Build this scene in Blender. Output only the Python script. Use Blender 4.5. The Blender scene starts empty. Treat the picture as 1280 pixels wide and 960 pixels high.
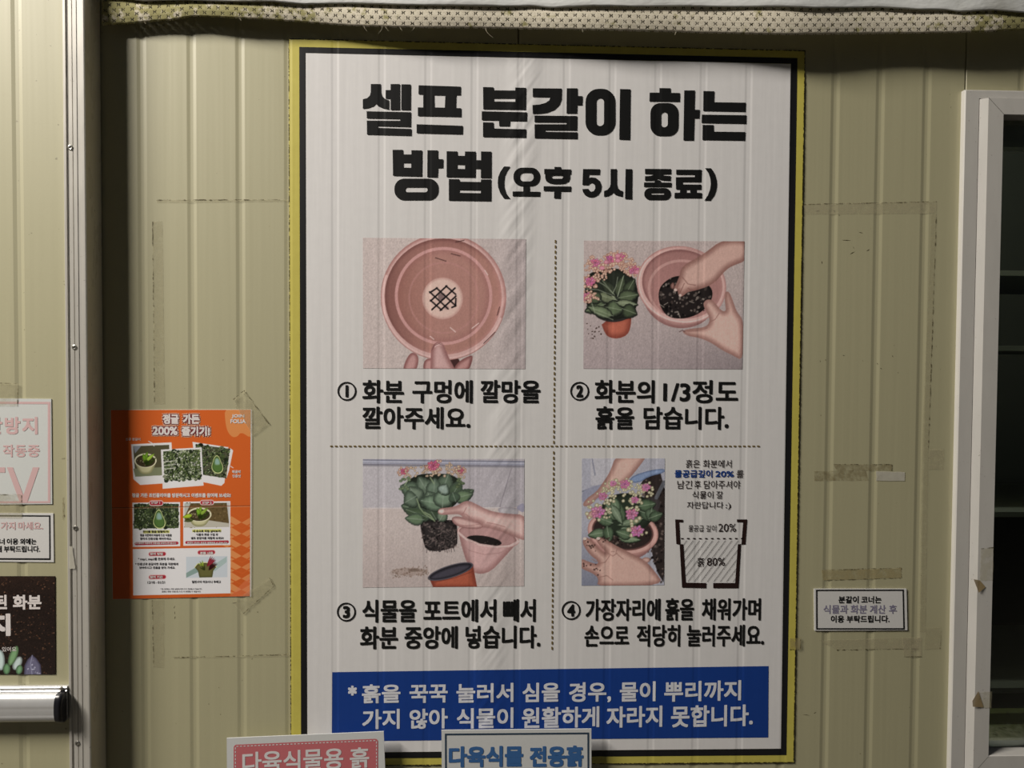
import bpy, math, random
import numpy as np
from mathutils import Vector, Matrix, Euler
from mathutils.geometry import tessellate_polygon

random.seed(5)
rng = np.random.default_rng(7)
S = bpy.context.scene
COL = S.collection
R = math.radians

# ------------------------------------------------------------------ camera
FPX = 890.0
CAM_LOC = Vector((-0.10343, -1.25645, 1.53916))
CAM_ROT = Euler((1.545394, -0.006264, -0.030383), 'XYZ')
cd = bpy.data.cameras.new('camera'); cd.sensor_width = 36.0; cd.lens = FPX / 1280 * 36.0
cd.clip_start = 0.02; cd.clip_end = 60
cam = bpy.data.objects.new('camera', cd); COL.objects.link(cam)
cam.location = CAM_LOC; cam.rotation_euler = CAM_ROT
S.camera = cam
CR = CAM_ROT.to_matrix()

def at(px, py, y=0.0):
    """photo measurement (1280x960) -> point of the real vertical plane at depth y"""
    d = CR @ Vector(((px - 640) / FPX, -(py - 480) / FPX, -1.0))
    t = (y - CAM_LOC.y) / d.y
    return CAM_LOC + d * t

# ------------------------------------------------------------------ light
S.view_settings.view_transform = 'Standard'
S.view_settings.look = 'None'
S.view_settings.exposure = 0.0
S.view_settings.gamma = 1.0
S.view_settings.use_curve_mapping = False

W = bpy.data.worlds.new('daylight'); S.world = W; W.use_nodes = True
wn = W.node_tree.nodes; wl = W.node_tree.links
bg = wn['Background']
tc = wn.new('ShaderNodeTexCoord'); sx = wn.new('ShaderNodeSeparateXYZ'); wl.new(tc.outputs['Generated'], sx.inputs[0])
mr = wn.new('ShaderNodeMapRange'); mr.inputs['From Min'].default_value = -0.2; mr.inputs['From Max'].default_value = 0.9
wl.new(sx.outputs['Z'], mr.inputs['Value'])
rp = wn.new('ShaderNodeValToRGB'); wl.new(mr.outputs[0], rp.inputs[0])
rp.color_ramp.elements[0].color = (0.10, 0.10, 0.085, 1); rp.color_ramp.elements[1].color = (0.62, 0.70, 0.80, 1)
wl.new(rp.outputs[0], bg.inputs['Color']); bg.inputs['Strength'].default_value = 0.055

KEY_POS = Vector((-3.10, -1.70, 4.10))
kd = bpy.data.lights.new('roof_opening_light', 'AREA'); kd.shape = 'RECTANGLE'; kd.size = 1.35; kd.size_y = 0.26
kd.energy = 268; kd.color = (1.0, 0.94, 0.86)
key = bpy.data.objects.new('roof_opening_light', kd); COL.objects.link(key)
key.location = KEY_POS
key.rotation_euler = (Vector((0.0, 0, 1.45)) - KEY_POS).to_track_quat('-Z', 'Y').to_euler()

# ------------------------------------------------------------------ colour + materials
def lin(c):
    out = []
    for v in c[:3]:
        v /= 255.0
        out.append(v / 12.92 if v <= 0.04045 else ((v + 0.055) / 1.055) ** 2.4)
    return out

def alb(c, ref=(200, 196, 193), white=0.80):
    a, b = lin(c), lin(ref)
    return tuple(min(0.95, white * x / y) for x, y in zip(a, b))

MATS = {}
def newmat(name):
    m = bpy.data.materials.new(name); m.use_nodes = True
    MATS[name] = m
    nt = m.node_tree
    return m, nt, nt.nodes['Principled BSDF']

def N(nt, t, **kw):
    n = nt.nodes.new(t)
    for k, v in kw.items():
        setattr(n, k, v)
    return n

def mth(nt, op, a, b=None, c=None, clamp=False):
    n = nt.nodes.new('ShaderNodeMath'); n.operation = op; n.use_clamp = clamp
    for i, v in enumerate((a, b, c)):
        if v is None: continue
        if isinstance(v, (int, float)): n.inputs[i].default_value = v
        else: nt.links.new(v, n.inputs[i])
    return n.outputs[0]

def pos_xyz(nt):
    g = nt.nodes.new('ShaderNodeNewGeometry'); s = nt.nodes.new('ShaderNodeSeparateXYZ')
    nt.links.new(g.outputs['Position'], s.inputs[0])
    return g.outputs['Position'], s.outputs['X'], s.outputs['Y'], s.outputs['Z']

def noise(nt, vec, scale, detail=3, rough=0.6, sxyz=None):
    if sxyz:
        mp = nt.nodes.new('ShaderNodeMapping'); mp.inputs['Scale'].default_value = sxyz
        nt.links.new(vec, mp.inputs[0]); vec = mp.outputs[0]
    n = nt.nodes.new('ShaderNodeTexNoise'); n.inputs['Scale'].default_value = scale
    n.inputs['Detail'].default_value = detail; n.inputs['Roughness'].default_value = rough
    nt.links.new(vec, n.inputs['Vector'])
    return n.outputs[0]

def mixc(nt, fac, a, b):
    n = nt.nodes.new('ShaderNodeMix'); n.data_type = 'RGBA'
    for sock, v in ((n.inputs[0], fac), (n.inputs[6], a), (n.inputs[7], b)):
        if isinstance(v, (int, float)): sock.default_value = v
        elif isinstance(v, tuple): sock.default_value = (*v[:3], 1)
        else: nt.links.new(v, sock)
    return n.outputs[2]

def ramp(nt, v, lo, hi):
    n = nt.nodes.new('ShaderNodeMapRange'); n.interpolation_type = 'SMOOTHSTEP'
    n.inputs['From Min'].default_value = lo; n.inputs['From Max'].default_value = hi
    nt.links.new(v, n.inputs['Value'])
    return n.outputs[0]

# groove positions of the panels (photo columns at y=250, turned into metres)
RIB_PX = [178, 240, 300.5, 361, 419, 477.5, 536, 593, 650, 705.5, 762, 819, 876, 931, 986, 1042, 1098, 1156, 1215, 1274]
RIB_X = [at(p, 250).x for p in RIB_PX]
PITCH = (RIB_X[-3] - RIB_X[3]) / (len(RIB_X) - 6)
RIB0 = RIB_X[3]

def rib_wrinkle_bump(nt, bsdf, ribs=0.00036, wr=0.0010):
    """height of a thin sheet stuck over the grooved panel: soft grooves and slanting wrinkles along the panel joint"""
    P, X, Y, Z = pos_xyz(nt)
    u = mth(nt, 'DIVIDE', mth(nt, 'SUBTRACT', X, RIB0 - PITCH / 2), PITCH)
    f = mth(nt, 'MULTIPLY', mth(nt, 'SUBTRACT', mth(nt, 'FRACT', u), 0.5), PITCH)
    a = mth(nt, 'ABSOLUTE', f)
    g = ramp(nt, a, 0.0025, 0.0078)           # 0 in groove, 1 outside
    hr = mth(nt, 'MULTIPLY', g, ribs)
    # wrinkles
    xc = mth(nt, 'ADD', mth(nt, 'MULTIPLY', mth(nt, 'SUBTRACT', Z, 1.5), 0.055), -0.075)
    dx = mth(nt, 'ABSOLUTE', mth(nt, 'SUBTRACT', X, xc))
    mask = mth(nt, 'SUBTRACT', 1.0, ramp(nt, dx, 0.008, 0.040))
    rot = nt.nodes.new('ShaderNodeMapping'); rot.vector_type = 'TEXTURE'
    rot.inputs['Rotation'].default_value = (0, R(-54), 0); rot.inputs['Scale'].default_value = (9.0, 1, 1)
    nt.links.new(P, rot.inputs[0])
    nz = nt.nodes.new('ShaderNodeTexNoise'); nz.inputs['Scale'].default_value = 52; nz.inputs['Detail'].default_value = 1.2
    nt.links.new(rot.outputs[0], nz.inputs['Vector'])
    hw = mth(nt, 'MULTIPLY', mth(nt, 'MULTIPLY', nz.outputs[0], mask), wr * 2.2)
    n2 = noise(nt, P, 26, 2, 0.5, (2.2, 1, 0.12))
    h = mth(nt, 'ADD', mth(nt, 'ADD', hr, hw), mth(nt, 'MULTIPLY', n2, 0.00035))
    b = nt.nodes.new('ShaderNodeBump'); b.inputs['Strength'].default_value = 1.0; b.inputs['Distance'].default_value = 1.0
    nt.links.new(h, b.inputs['Height']); nt.links.new(b.outputs[0], bsdf.inputs['Normal'])

def vinyl(name, col, rough=0.42, spec=0.35, bump=True, vcol=False):
    m, nt, b = newmat(name)
    b.inputs['Roughness'].default_value = rough
    b.inputs['Specular IOR Level'].default_value = spec
    if vcol:
        a = N(nt, 'ShaderNodeVertexColor', layer_name='Col'); nt.links.new(a.outputs[0], b.inputs['Base Color'])
    else:
        P = pos_xyz(nt)[0]
        n = noise(nt, P, 60, 4, 0.6)
        c2 = tuple(x * 0.93 for x in col)
        nt.links.new(mixc(nt, n, c2, tuple(col)), b.inputs['Base Color'])
    if bump: rib_wrinkle_bump(nt, b)
    return m

def paper(name, col, rough=0.6, spec=0.25, speck=0.04):
    m, nt, b = newmat(name)
    b.inputs['Roughness'].default_value = rough; b.inputs['Specular IOR Level'].default_value = spec
    P = pos_xyz(nt)[0]
    n = noise(nt, P, 240, 3, 0.6)
    nt.links.new(mixc(nt, n, tuple(x * (1 - speck * 2) for x in col), tuple(col)), b.inputs['Base Color'])
    return m

def painted_panel(name, col):
    m, nt, b = newmat(name)
    P, X, Y, Z = pos_xyz(nt)
    n1 = noise(nt, P, 3.0, 3, 0.6, (1.2, 1, 0.5)); n2 = noise(nt, P, 320, 2, 0.6)
    n3 = noise(nt, P, 30, 4, 0.7)
    c = mixc(nt, n1, tuple(x * 0.90 for x in col), (col[0] * 1.06, col[1] * 1.06, col[2] * 1.08))
    c = mixc(nt, mth(nt, 'MULTIPLY', n2, 0.20), c, tuple(x * 0.72 for x in col))
    specks = ramp(nt, noise(nt, P, 120, 2, 0.5), 0.735, 0.78)
    c = mixc(nt, mth(nt, 'MULTIPLY', specks, 0.55), c, (0.09, 0.07, 0.035))
    st = ramp(nt, n3, 0.60, 0.80)
    c = mixc(nt, mth(nt, 'MULTIPLY', st, 0.10), c, (0.30, 0.22, 0.10))
    nt.links.new(c, b.inputs['Base Color'])
    b.inputs['Roughness'].default_value = 0.50; b.inputs['Specular IOR Level'].default_value = 0.75
    nb = noise(nt, P, 26, 1, 0.5, (3.0, 1, 0.08))
    bm_ = nt.nodes.new('ShaderNodeBump'); bm_.inputs['Strength'].default_value = 1.0; bm_.inputs['Distance'].default_value = 1.0
    nt.links.new(mth(nt, 'MULTIPLY', nb, 0.00022), bm_.inputs['Height']); nt.links.new(bm_.outputs[0], b.inputs['Normal'])
    return m

def metal(name, col, metallic=0.75, rough=0.35, streak=True):
    m, nt, b = newmat(name)
    P = pos_xyz(nt)[0]
    n = noise(nt, P, 50, 4, 0.6, (1, 1, 0.25)); n2 = noise(nt, P, 150, 3, 0.7)
    c = mixc(nt, n, tuple(x * 0.86 for x in col), tuple(col))
    dirt = ramp(nt, n2, 0.66, 0.75)
    c = mixc(nt, mth(nt, 'MULTIPLY', dirt, 0.5 if streak else 0.1), c, (0.13, 0.11, 0.07))
    nt.links.new(c, b.inputs['Base Color'])
    b.inputs['Metallic'].default_value = metallic
    nt.links.new(mth(nt, 'ADD', mth(nt, 'MULTIPLY', n, 0.15), rough - 0.07), b.inputs['Roughness'])
    return m

def tape_mat(name, col, alpha=0.4, scale=60, lo=0.3, hi=0.7):
    m, nt, b = newmat(name)
    P = pos_xyz(nt)[0]
    n = noise(nt, P, scale, 4, 0.65)
    nt.links.new(mixc(nt, n, tuple(x * 0.7 for x in col), tuple(col)), b.inputs['Base Color'])
    b.inputs['Roughness'].default_value = 0.35
    nt.links.new(mth(nt, 'MULTIPLY', ramp(nt, n, lo, hi), alpha), b.inputs['Alpha'])
    return m

M_WALL = painted_panel('beige_panel_paint', (0.445, 0.418, 0.258))
M_WHITE = vinyl('poster_white', (0.78, 0.765, 0.76))
M_BLACK = vinyl('poster_black', (0.012, 0.012, 0.013))
M_INK = vinyl('lettering_black', (0.010, 0.010, 0.010))
M_BLUE = vinyl('banner_blue', (0.010, 0.050, 0.27))
M_BWHITE = vinyl('banner_lettering_white', (0.74, 0.75, 0.80))
M_BROWN = vinyl('diagram_brown', (0.022, 0.010, 0.009))
M_BLUEINK = vinyl('note_blue', (0.012, 0.055, 0.26))
M_DASH = vinyl('dotted_line_olive', (0.19, 0.135, 0.05))
M_PHOTO = vinyl('printed_photo', None, vcol=True, rough=0.4)
M_PRINT = vinyl('printed_paper', None, vcol=True, rough=0.32, bump=False)

def yellow_mat():
    m, nt, b = newmat('poster_yellow')
    P = pos_xyz(nt)[0]
    n = noise(nt, P, 55, 4, 0.65)
    c = mixc(nt, n, (0.52, 0.45, 0.085), (0.62, 0.55, 0.115))
    nt.links.new(c, b.inputs['Base Color']); b.inputs['Roughness'].default_value = 0.45
    rib_wrinkle_bump(nt, b)
    return m
M_YELLOW = yellow_mat()
M_RAGGED = tape_mat('grimy_poster_edge', (0.025, 0.016, 0.004), 0.95, 260, 0.40, 0.55)

# ------------------------------------------------------------------ mesh helpers
def mk(name, verts, faces, mat, parent=None, cols=None, smooth=False, tags=None):
    V = np.array([tuple(v) for v in verts], dtype=float)
    if parent is not None:
        o0 = np.array(parent['_org'])
        loc = None
    else:
        mn, mx = V.min(0), V.max(0)
        o0 = np.array([(mn[0] + mx[0]) / 2, (mn[1] + mx[1]) / 2, mn[2]])
    me = bpy.data.meshes.new(name)
    me.from_pydata([tuple(v) for v in (V - o0)], [], [tuple(f) for f in faces])
    if cols is not None:
        ca = me.color_attributes.new('Col', 'FLOAT_COLOR', 'POINT')
        ca.data.foreach_set('color', np.asarray(cols, dtype=np.float32).ravel())
    if smooth: me.polygons.foreach_set('use_smooth', [True] * len(me.polygons))
    if mat is not None: me.materials.append(mat)
    me.update()
    o = bpy.data.objects.new(name, me); COL.objects.link(o)
    if parent is not None: o.parent = parent
    else: o.location = Vector(o0)
    ORG[o.name] = tuple(o0)
    if tags: tag(o, *tags)
    return o

ORG = {}
class Par:
    """a parent object with the origin its children are measured from"""
    def __init__(self, o, org): self.o, self.org = o, org

def tag(o, label=None, cat=None, group=None, kind=None):
    if label: o['label'] = label
    if cat: o['category'] = cat
    if group: o['group'] = group
    if kind: o['kind'] = kind
    return o

def thing(name, loc, label=None, cat=None, group=None, kind=None):
    o = bpy.data.objects.new(name, None); COL.objects.link(o); o.location = Vector(loc)
    o.empty_display_size = 0.05
    ORG[o.name] = tuple(loc)
    return tag(o, label, cat, group, kind)

def part(name, verts, faces, mat, parent, **kw):
    """mesh child: world coordinates in, stored relative to its parent's origin"""
    org = np.array(ORG[parent.name])
    V = np.array([tuple(v) for v in verts], dtype=float) - org
    me = bpy.data.meshes.new(name)
    me.from_pydata([tuple(v) for v in V], [], [tuple(f) for f in faces])
    if kw.get('cols') is not None:
        ca = me.color_attributes.new('Col', 'FLOAT_COLOR', 'POINT')
        ca.data.foreach_set('color', np.asarray(kw['cols'], dtype=np.float32).ravel())
    if kw.get('smooth'): me.polygons.foreach_set('use_smooth', [True] * len(me.polygons))
    me.materials.append(mat); me.update()
    o = bpy.data.objects.new(name, me); COL.objects.link(o); o.parent = parent
    ORG[o.name] = tuple(org)
    if kw.get('label'): o['label'] = kw['label']
    return o

class MB:
    """collects shapes, builds ONE mesh"""
    def __init__(self): self.v, self.f = [], []
    def add(self, vs, fs):
        n = len(self.v); self.v += [tuple(v) for v in vs]; self.f += [tuple(i + n for i in f) for f in fs]; return self
    def box(self, x0, x1, y0, y1, z0, z1):
        vs = [(x, y, z) for z in (z0, z1) for y in (y0, y1) for x in (x0, x1)]
        return self.add(vs, [(0, 2, 3, 1), (4, 5, 7, 6), (0, 1, 5, 4), (2, 6, 7, 3), (0, 4, 6, 2), (1, 3, 7, 5)])
    def quad(self, a, b, c, d): return self.add([a, b, c, d], [(0, 1, 2, 3)])
    def loft(self, loops, closed=True):
        n = len(loops[0]); vs = [p for l in loops for p in l]; fs = []
        for i in range(len(loops) - 1):
            for j in range(n if closed else n - 1):
                k = (j + 1) % n
                fs.append((i * n + j, i * n + k, (i + 1) * n + k, (i + 1) * n + j))
        return self.add(vs, fs)
    def flat(self, polys, y):
        """polys: list of loops (first outer, rest holes) of (x, z); filled at depth y, facing -y"""
        loops = [[Vector((p[0], p[1], 0)) for p in l] for l in polys]
        tris = tessellate_polygon(loops)
        pts = [p for l in loops for p in l]
        out = []
        for t in tris:
            a, b, c = (pts[i] for i in t)
            cr = (b.x - a.x) * (c.y - a.y) - (b.y - a.y) * (c.x - a.x)
            out.append(t if cr > 0 else (t[0], t[2], t[1]))
        return self.add([(p.x, y, p.y) for p in pts], out)
    def build(self, name, mat, parent=None, **kw):
        if parent is None: return mk(name, self.v, self.f, mat, **kw)
        return part(name, self.v, self.f, mat, parent, **kw)

def pxquad(pts, y):
    return [at(px, py, y) for px, py in pts]

def sheet_mesh(pts4, y, thick=0.0):
    """flat sheet through 4 measured corners TL TR BR BL"""
    a, b, c, d = pxquad(pts4, y)
    m = MB()
    if thick <= 0: return m.quad(d, c, b, a)
    k = Vector((0, thick, 0))
    vs = [d, c, b, a, d + k, c + k, b + k, a + k]
    return m.add(vs, [(0, 1, 2, 3), (7, 6, 5, 4), (0, 4, 5, 1), (1, 5, 6, 2), (2, 6, 7, 3), (3, 7, 4, 0)])

def xz(pts, y):
    return [(at(px, py, y).x, at(px, py, y).z) for px, py in pts]

def frame_mesh(out4, in4, y):
    """flat ring between two measured quads"""
    o = xz(out4, y); i = xz(in4, y)
    m = MB()
    for k in range(4):
        j = (k + 1) % 4
        m.add([(o[k][0], y, o[k][1]), (i[k][0], y, i[k][1]), (i[j][0], y, i[j][1]), (o[j][0], y, o[j][1])], [(0, 1, 2, 3)])
    return m

def rect4(x0, y0, x1, y1): return [(x0, y0), (x1, y0), (x1, y1), (x0, y1)]

def rrect(x0, y0, x1, y1, r, n=7):
    r = min(r, abs(x1 - x0) / 2, abs(y1 - y0) / 2); out = []
    for cx, cy, a0 in ((x1 - r, y0 + r, -90), (x1 - r, y1 - r, 0), (x0 + r, y1 - r, 90), (x0 + r, y0 + r, 180)):
        for k in range(n + 1):
            a = R(a0 + 90 * k / n); out.append((cx + r * math.cos(a), cy + r * math.sin(a)))
    return out

# ------------------------------------------------------------------ lettering
_T = {}
def glyphs(s):
    if s in _T: return _T[s]
    c = bpy.data.curves.new('lettering', 'FONT'); c.body = s; c.size = 1.0; c.resolution_u = 4
    o = bpy.data.objects.new('lettering', c); COL.objects.link(o)
    dg = bpy.context.evaluated_depsgraph_get()
    me = bpy.data.meshes.new_from_object(o.evaluated_get(dg))
    v = np.array([tuple(p.co) for p in me.vertices])[:, :2]
    f = [tuple(p.vertices) for p in me.polygons]
    bpy.data.objects.remove(o); bpy.data.curves.remove(c); bpy.data.meshes.remove(me)
    _T[s] = (v, f); return v, f

def write(m, s, x0, x1, yt, yb, y, bold=0.0, ref=None, slope=0.0, pl=at):
    """lettering fitted in the measured box; bold = extra stroke half-width as a share of the height; ref: string whose height the box has"""
    v, f = glyphs(s)
    rv = glyphs(ref)[0] if ref else v
    ylo, yhi = rv[:, 1].min(), rv[:, 1].max()
    xlo, xhi = v[:, 0].min(), v[:, 0].max()
    mx, my = (x0 + x1) / 2, (yt + yb) / 2
    X0, X1 = pl(x0, my, y).x, pl(x1, my, y).x
    Zb, Zt = pl(mx, yb, y).z, pl(mx, yt, y).z
    r = bold * (Zt - Zb)
    X0 += r; X1 -= r; Zb += r; Zt -= r
    sx_ = (X1 - X0) / (xhi - xlo); sz_ = (Zt - Zb) / (yhi - ylo)
    X = X0 + (v[:, 0] - xlo) * sx_; Z = Zb + (v[:, 1] - ylo) * sz_
    Z = Z + slope * (X - (X0 + X1) / 2)
    offs = [(0, 0)]
    if r > 0:
        k = 0.9
        offs = [(0, 0), (r, 0), (-r, 0), (0, r), (0, -r), (k * r, k * r), (-k * r, k * r), (k * r, -k * r), (-k * r, -k * r)]
    for i, (dx, dz) in enumerate(offs):
        m.add([(a + dx, y - i * 6e-6, b + dz) for a, b in zip(X, Z)], f)
    return m

def write_line(m, words, yt0, yb0, yt1, yb1, y, bold, org=(0, 0), sc=1.0, slope=0.0):
    """words: (text, left, right) in crop pixels; the height is interpolated from the left to the right end"""
    ref = ''.join(w[0] for w in words)
    a, b = words[0][1], words[-1][2]
    for s, x0, x1 in words:
        t = ((x0 + x1) / 2 - a) / (b - a)
        yt, yb = yt0 + (yt1 - yt0) * t, yb0 + (yb1 - yb0) * t
        write(m, s, org[0] + x0 / sc, org[0] + x1 / sc, org[1] + yt / sc, org[1] + yb / sc, y, bold, ref, slope)
    return m

# ------------------------------------------------------------------ painter for printed pictures
def sm(pts, n=2):
    p = np.array(pts, float)
    for _ in range(n):
        q = np.roll(p, -1, 0); p = np.stack([0.75 * p + 0.25 * q, 0.25 * p + 0.75 * q], 1).reshape(-1, 2)
    return p

def sdf(pts, X, Y):
    P = np.asarray(pts, float); Q = np.roll(P, -1, 0)
    d2 = np.full(X.shape, 1e18); ins = np.zeros(X.shape, bool)
    for (ax, ay), (bx, by) in zip(P, Q):
        ex, ey = bx - ax, by - ay; wx, wy = X - ax, Y - ay
        t = np.clip((wx * ex + wy * ey) / (ex * ex + ey * ey + 1e-12), 0, 1)
        d2 = np.minimum(d2, (wx - t * ex) ** 2 + (wy - t * ey) ** 2)
        cnd = (ay > Y) != (by > Y)
        with np.errstate(divide='ignore', invalid='ignore'):
            xi = ax + (Y - ay) * ex / (by - ay if by != ay else 1e-12)
        ins ^= cnd & (X < xi)
    d = np.sqrt(d2)
    return np.where(ins, d, -d)

class Paint:
    sat = 0.82
    def __init__(s, x0, y0, x1, y1, w, h, bg):
        s.w, s.h = w, h
        s.x0, s.y0, s.x1, s.y1 = x0, y0, x1, y1
        s.X, s.Y = np.meshgrid(np.linspace(x0, x1, w), np.linspace(y0, y1, h))
        s.px = (x1 - x0) / (w - 1)
        s.im = np.ones((h, w, 3)) * np.array(bg, float)
    def win(s, a, b, c, d):
        i0 = max(0, int((a - s.x0) / s.px) - 2); i1 = min(s.w, int((c - s.x0) / s.px) + 3)
        j0 = max(0, int((b - s.y0) / s.px) - 2); j1 = min(s.h, int((d - s.y0) / s.px) + 3)
        return slice(j0, max(j0, j1)), slice(i0, max(i0, i1))
    def poly(s, pts, col, edge=None, wd=40, smooth=2, op=1.0, grain=0.0, fe=1.0, edge2=None):
        p = sm(pts, smooth) if smooth else np.array(pts, float)
        J, I = s.win(p[:, 0].min(), p[:, 1].min(), p[:, 0].max(), p[:, 1].max())
        X, Y = s.X[J, I], s.Y[J, I]
        if X.size == 0: return
        d = sdf(p, X, Y)
        a = np.clip(d / (s.px * fe) + 0.5, 0, 1)[..., None] * op
        c = np.ones(X.shape + (3,)) * np.array(col, float)
        if edge is not None:
            t = np.clip(d / wd, 0, 1)[..., None]; t = t * t * (3 - 2 * t)
            e = np.ones(X.shape + (3,)) * np.array(edge, float)
            if edge2 is not None:      # second edge colour towards the right/bottom
                cx, cy = p[:, 0].mean(), p[:, 1].mean()
                k = np.clip(((X - cx) + (Y - cy)) / (0.7 * (np.ptp(p[:, 0]) + 1)) + 0.5, 0, 1)[..., None]
                e = e * (1 - k) + np.array(edge2, float) * k
            c = e * (1 - t) + c * t
        if grain: c = c * (1 + grain * rng.standard_normal(X.shape)[..., None])
        s.im[J, I] = s.im[J, I] * (1 - a) + c * a
    def ell(s, cx, cy, rx, ry, col, rot=0, **k):
        t = np.linspace(0, 2 * np.pi, 48, endpoint=False); c, n = math.cos(R(rot)), math.sin(R(rot))
        x, y = rx * np.cos(t), ry * np.sin(t)
        s.poly(np.stack([cx + c * x - n * y, cy + n * x + c * y], 1), col, smooth=0, **k)
    def ring(s, cx, cy, rx, ry, wd, col, rot=0, op=1.0, a0=0, a1=360):
        t = np.radians(np.linspace(a0, a1, 60)); c, n = math.cos(R(rot)), math.sin(R(rot))
        x, y = rx * np.cos(t), ry * np.sin(t)
        s.stroke(np.stack([cx + c * x - n * y, cy + n * x + c * y], 1), wd, col, op)
    def stroke(s, pts, wd, col, op=1.0):
        p = np.array(pts, float)
        J, I = s.win(p[:, 0].min() - wd, p[:, 1].min() - wd, p[:, 0].max() + wd, p[:, 1].max() + wd)
        X, Y = s.X[J, I], s.Y[J, I]
        if X.size == 0: return
        d2 = np.full(X.shape, 1e18)
        for (ax, ay), (bx, by) in zip(p[:-1], p[1:]):
            ex, ey = bx - ax, by - ay
            t = np.clip(((X - ax) * ex + (Y - ay) * ey) / (ex * ex + ey * ey + 1e-12), 0, 1)
            d2 = np.minimum(d2, (X - ax - t * ex) ** 2 + (Y - ay - t * ey) ** 2)
        a = np.clip((wd / 2 - np.sqrt(d2)) / s.px + 0.5, 0, 1)[..., None] * op
        s.im[J, I] = s.im[J, I] * (1 - a) + np.array(col, float) * a
    def grad(s, f, col):
        """mix towards col by the weight array f(X, Y)"""
        a = np.clip(f(s.X, s.Y), 0, 1)[..., None]
        s.im = s.im * (1 - a) + np.array(col, float) * a
    def grain(s, amt, mask=None, blur=1):
        n = rng.standard_normal((s.h, s.w))
        for _ in range(blur):
            n = (n + np.roll(n, 1, 0) + np.roll(n, 1, 1) + np.roll(n, -1, 0)) / 2.4
        k = 1 + amt * n
        s.im = s.im * k[..., None]
    def specks(s, pts, n, cols, rmin, rmax):
        p = np.array(pts, float); x0, y0 = p.min(0); x1, y1 = p.max(0)
        m = 0
        while m < n:
            x, y = rng.uniform(x0, x1), rng.uniform(y0, y1); m += 1
            if sdf(p, np.array([x]), np.array([y]))[0] < 0: continue
            r = rng.uniform(rmin, rmax)
            s.ell(x, y, r * rng.uniform(0.7, 1.6), r, cols[rng.integers(len(cols))], rot=rng.uniform(0, 180))
    def leaf(s, x, y, L, wd, ang, col, edge, vein=None, scal=True, op=1.0):
        t = np.linspace(0, 1, 15); c, n = math.cos(R(ang)), math.sin(R(ang))
        prof = wd * np.sin(np.pi * t ** 0.75) ** 0.8
        if scal: prof = prof * (1 + 0.10 * np.cos(t * 40))
        up = np.stack([t * L, prof], 1); dn = np.stack([t * L, -prof], 1)[::-1]
        q = np.concatenate([up, dn]); P = np.stack([x + c * q[:, 0] - n * q[:, 1], y + n * q[:, 0] + c * q[:, 1]], 1)
        k = rng.uniform(0.88, 1.14); col = tuple(min(255, v * k) for v in col)
        s.poly(P + np.array([2.0, 5.0]), tuple(v * 0.45 for v in edge), smooth=1, op=0.75)
        s.poly(P, col, edge=edge, wd=wd * 0.42, smooth=1, op=op)
        Q = (P - P.mean(0)) * np.array([0.55, 0.42]) + P.mean(0) + np.array([-0.08, -0.16]) * wd
        s.poly(Q, tuple(min(255, v * 1.18 + 6) for v in col), edge=col, wd=wd * 0.4, smooth=2, op=0.55)
        if vein is not None: s.stroke([(x, y), (x + c * L * 0.9, y + n * L * 0.9)], 4, vein, 0.7)
    def bloom(s, x, y, r, buds=14, pink=(214, 104, 150), bud=(222, 178, 152), dark=(150, 100, 84), nb=None):
        for _ in range(buds):
            a = rng.uniform(0, 6.28); q = r * math.sqrt(rng.uniform(0.25, 1.6)); br = rng.uniform(0.17, 0.27) * r
            s.ell(x + q * math.cos(a), y + q * math.sin(a) * 0.8, br, br, bud, edge=dark, wd=br * 0.8)
        if pink is not None:
            for k in range(15):
                k = 14 - k; a = k * 2.4; q = r * 0.62 * math.sqrt(k / 15)
                s.ell(x + q * math.cos(a), y + q * math.sin(a) * 0.85, r * 0.30, r * 0.20, tuple(min(255, c + rng.integers(-22, 30)) for c in pink), rot=math.degrees(a), edge=tuple(c * 0.75 for c in pink), wd=r * 0.18)
            s.ell(x, y, r * 0.12, r * 0.10, tuple(c * 0.6 for c in pink))
    def cols(s, ref, white=0.80):
        # colours measured in the print, against the white of the paper beside it
        im = np.clip(s.im, 1, 255) / 255.0
        l = np.where(im <= 0.04045, im / 12.92, ((im + 0.055) / 1.055) ** 2.4)
        l = l / np.array(lin(ref)) * white
        g = (l * np.array([0.3, 0.59, 0.11])).sum(-1, keepdims=True); l = np.clip(g + (l - g) * s.sat, 0.004, 0.9)
        return np.concatenate([l, np.ones(l.shape[:2] + (1,))], 2).reshape(-1, 4)

def print_grid(name, P, corners, y, mat, parent, ref, label=None):
    """a printed picture: fine colour grid over the flat sheet with corners TL TR BR BL"""
    a, b, c, d = [np.array(v) for v in pxquad(corners, y)]
    u = np.linspace(0, 1, P.w)[None, :, None]; v = np.linspace(0, 1, P.h)[:, None, None]
    G = (1 - v) * ((1 - u) * a + u * b) + v * ((1 - u) * d + u * c)
    idx = np.arange(P.w * P.h).reshape(P.h, P.w)
    F = np.stack([idx[1:, :-1], idx[1:, 1:], idx[:-1, 1:], idx[:-1, :-1]], -1).reshape(-1, 4)
    org = np.array(ORG[parent.name])
    V = (G.reshape(-1, 3) - org)
    me = bpy.data.meshes.new(name)
    me.vertices.add(len(V)); me.vertices.foreach_set('co', V.astype(np.float32).ravel())
    me.loops.add(F.size); me.loops.foreach_set('vertex_index', F.astype(np.int32).ravel())
    me.polygons.add(len(F)); me.polygons.foreach_set('loop_start', np.arange(0, F.size, 4, dtype=np.int32))
    ca = me.color_attributes.new('Col', 'FLOAT_COLOR', 'POINT')
    ca.data.foreach_set('color', P.cols(ref).astype(np.float32).ravel())
    me.materials.append(mat); me.update(calc_edges=True); me.validate()
    o = bpy.data.objects.new(name, me); COL.objects.link(o); o.parent = parent
    if label: o['label'] = label
    ORG[o.name] = tuple(org)
    return o

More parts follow.
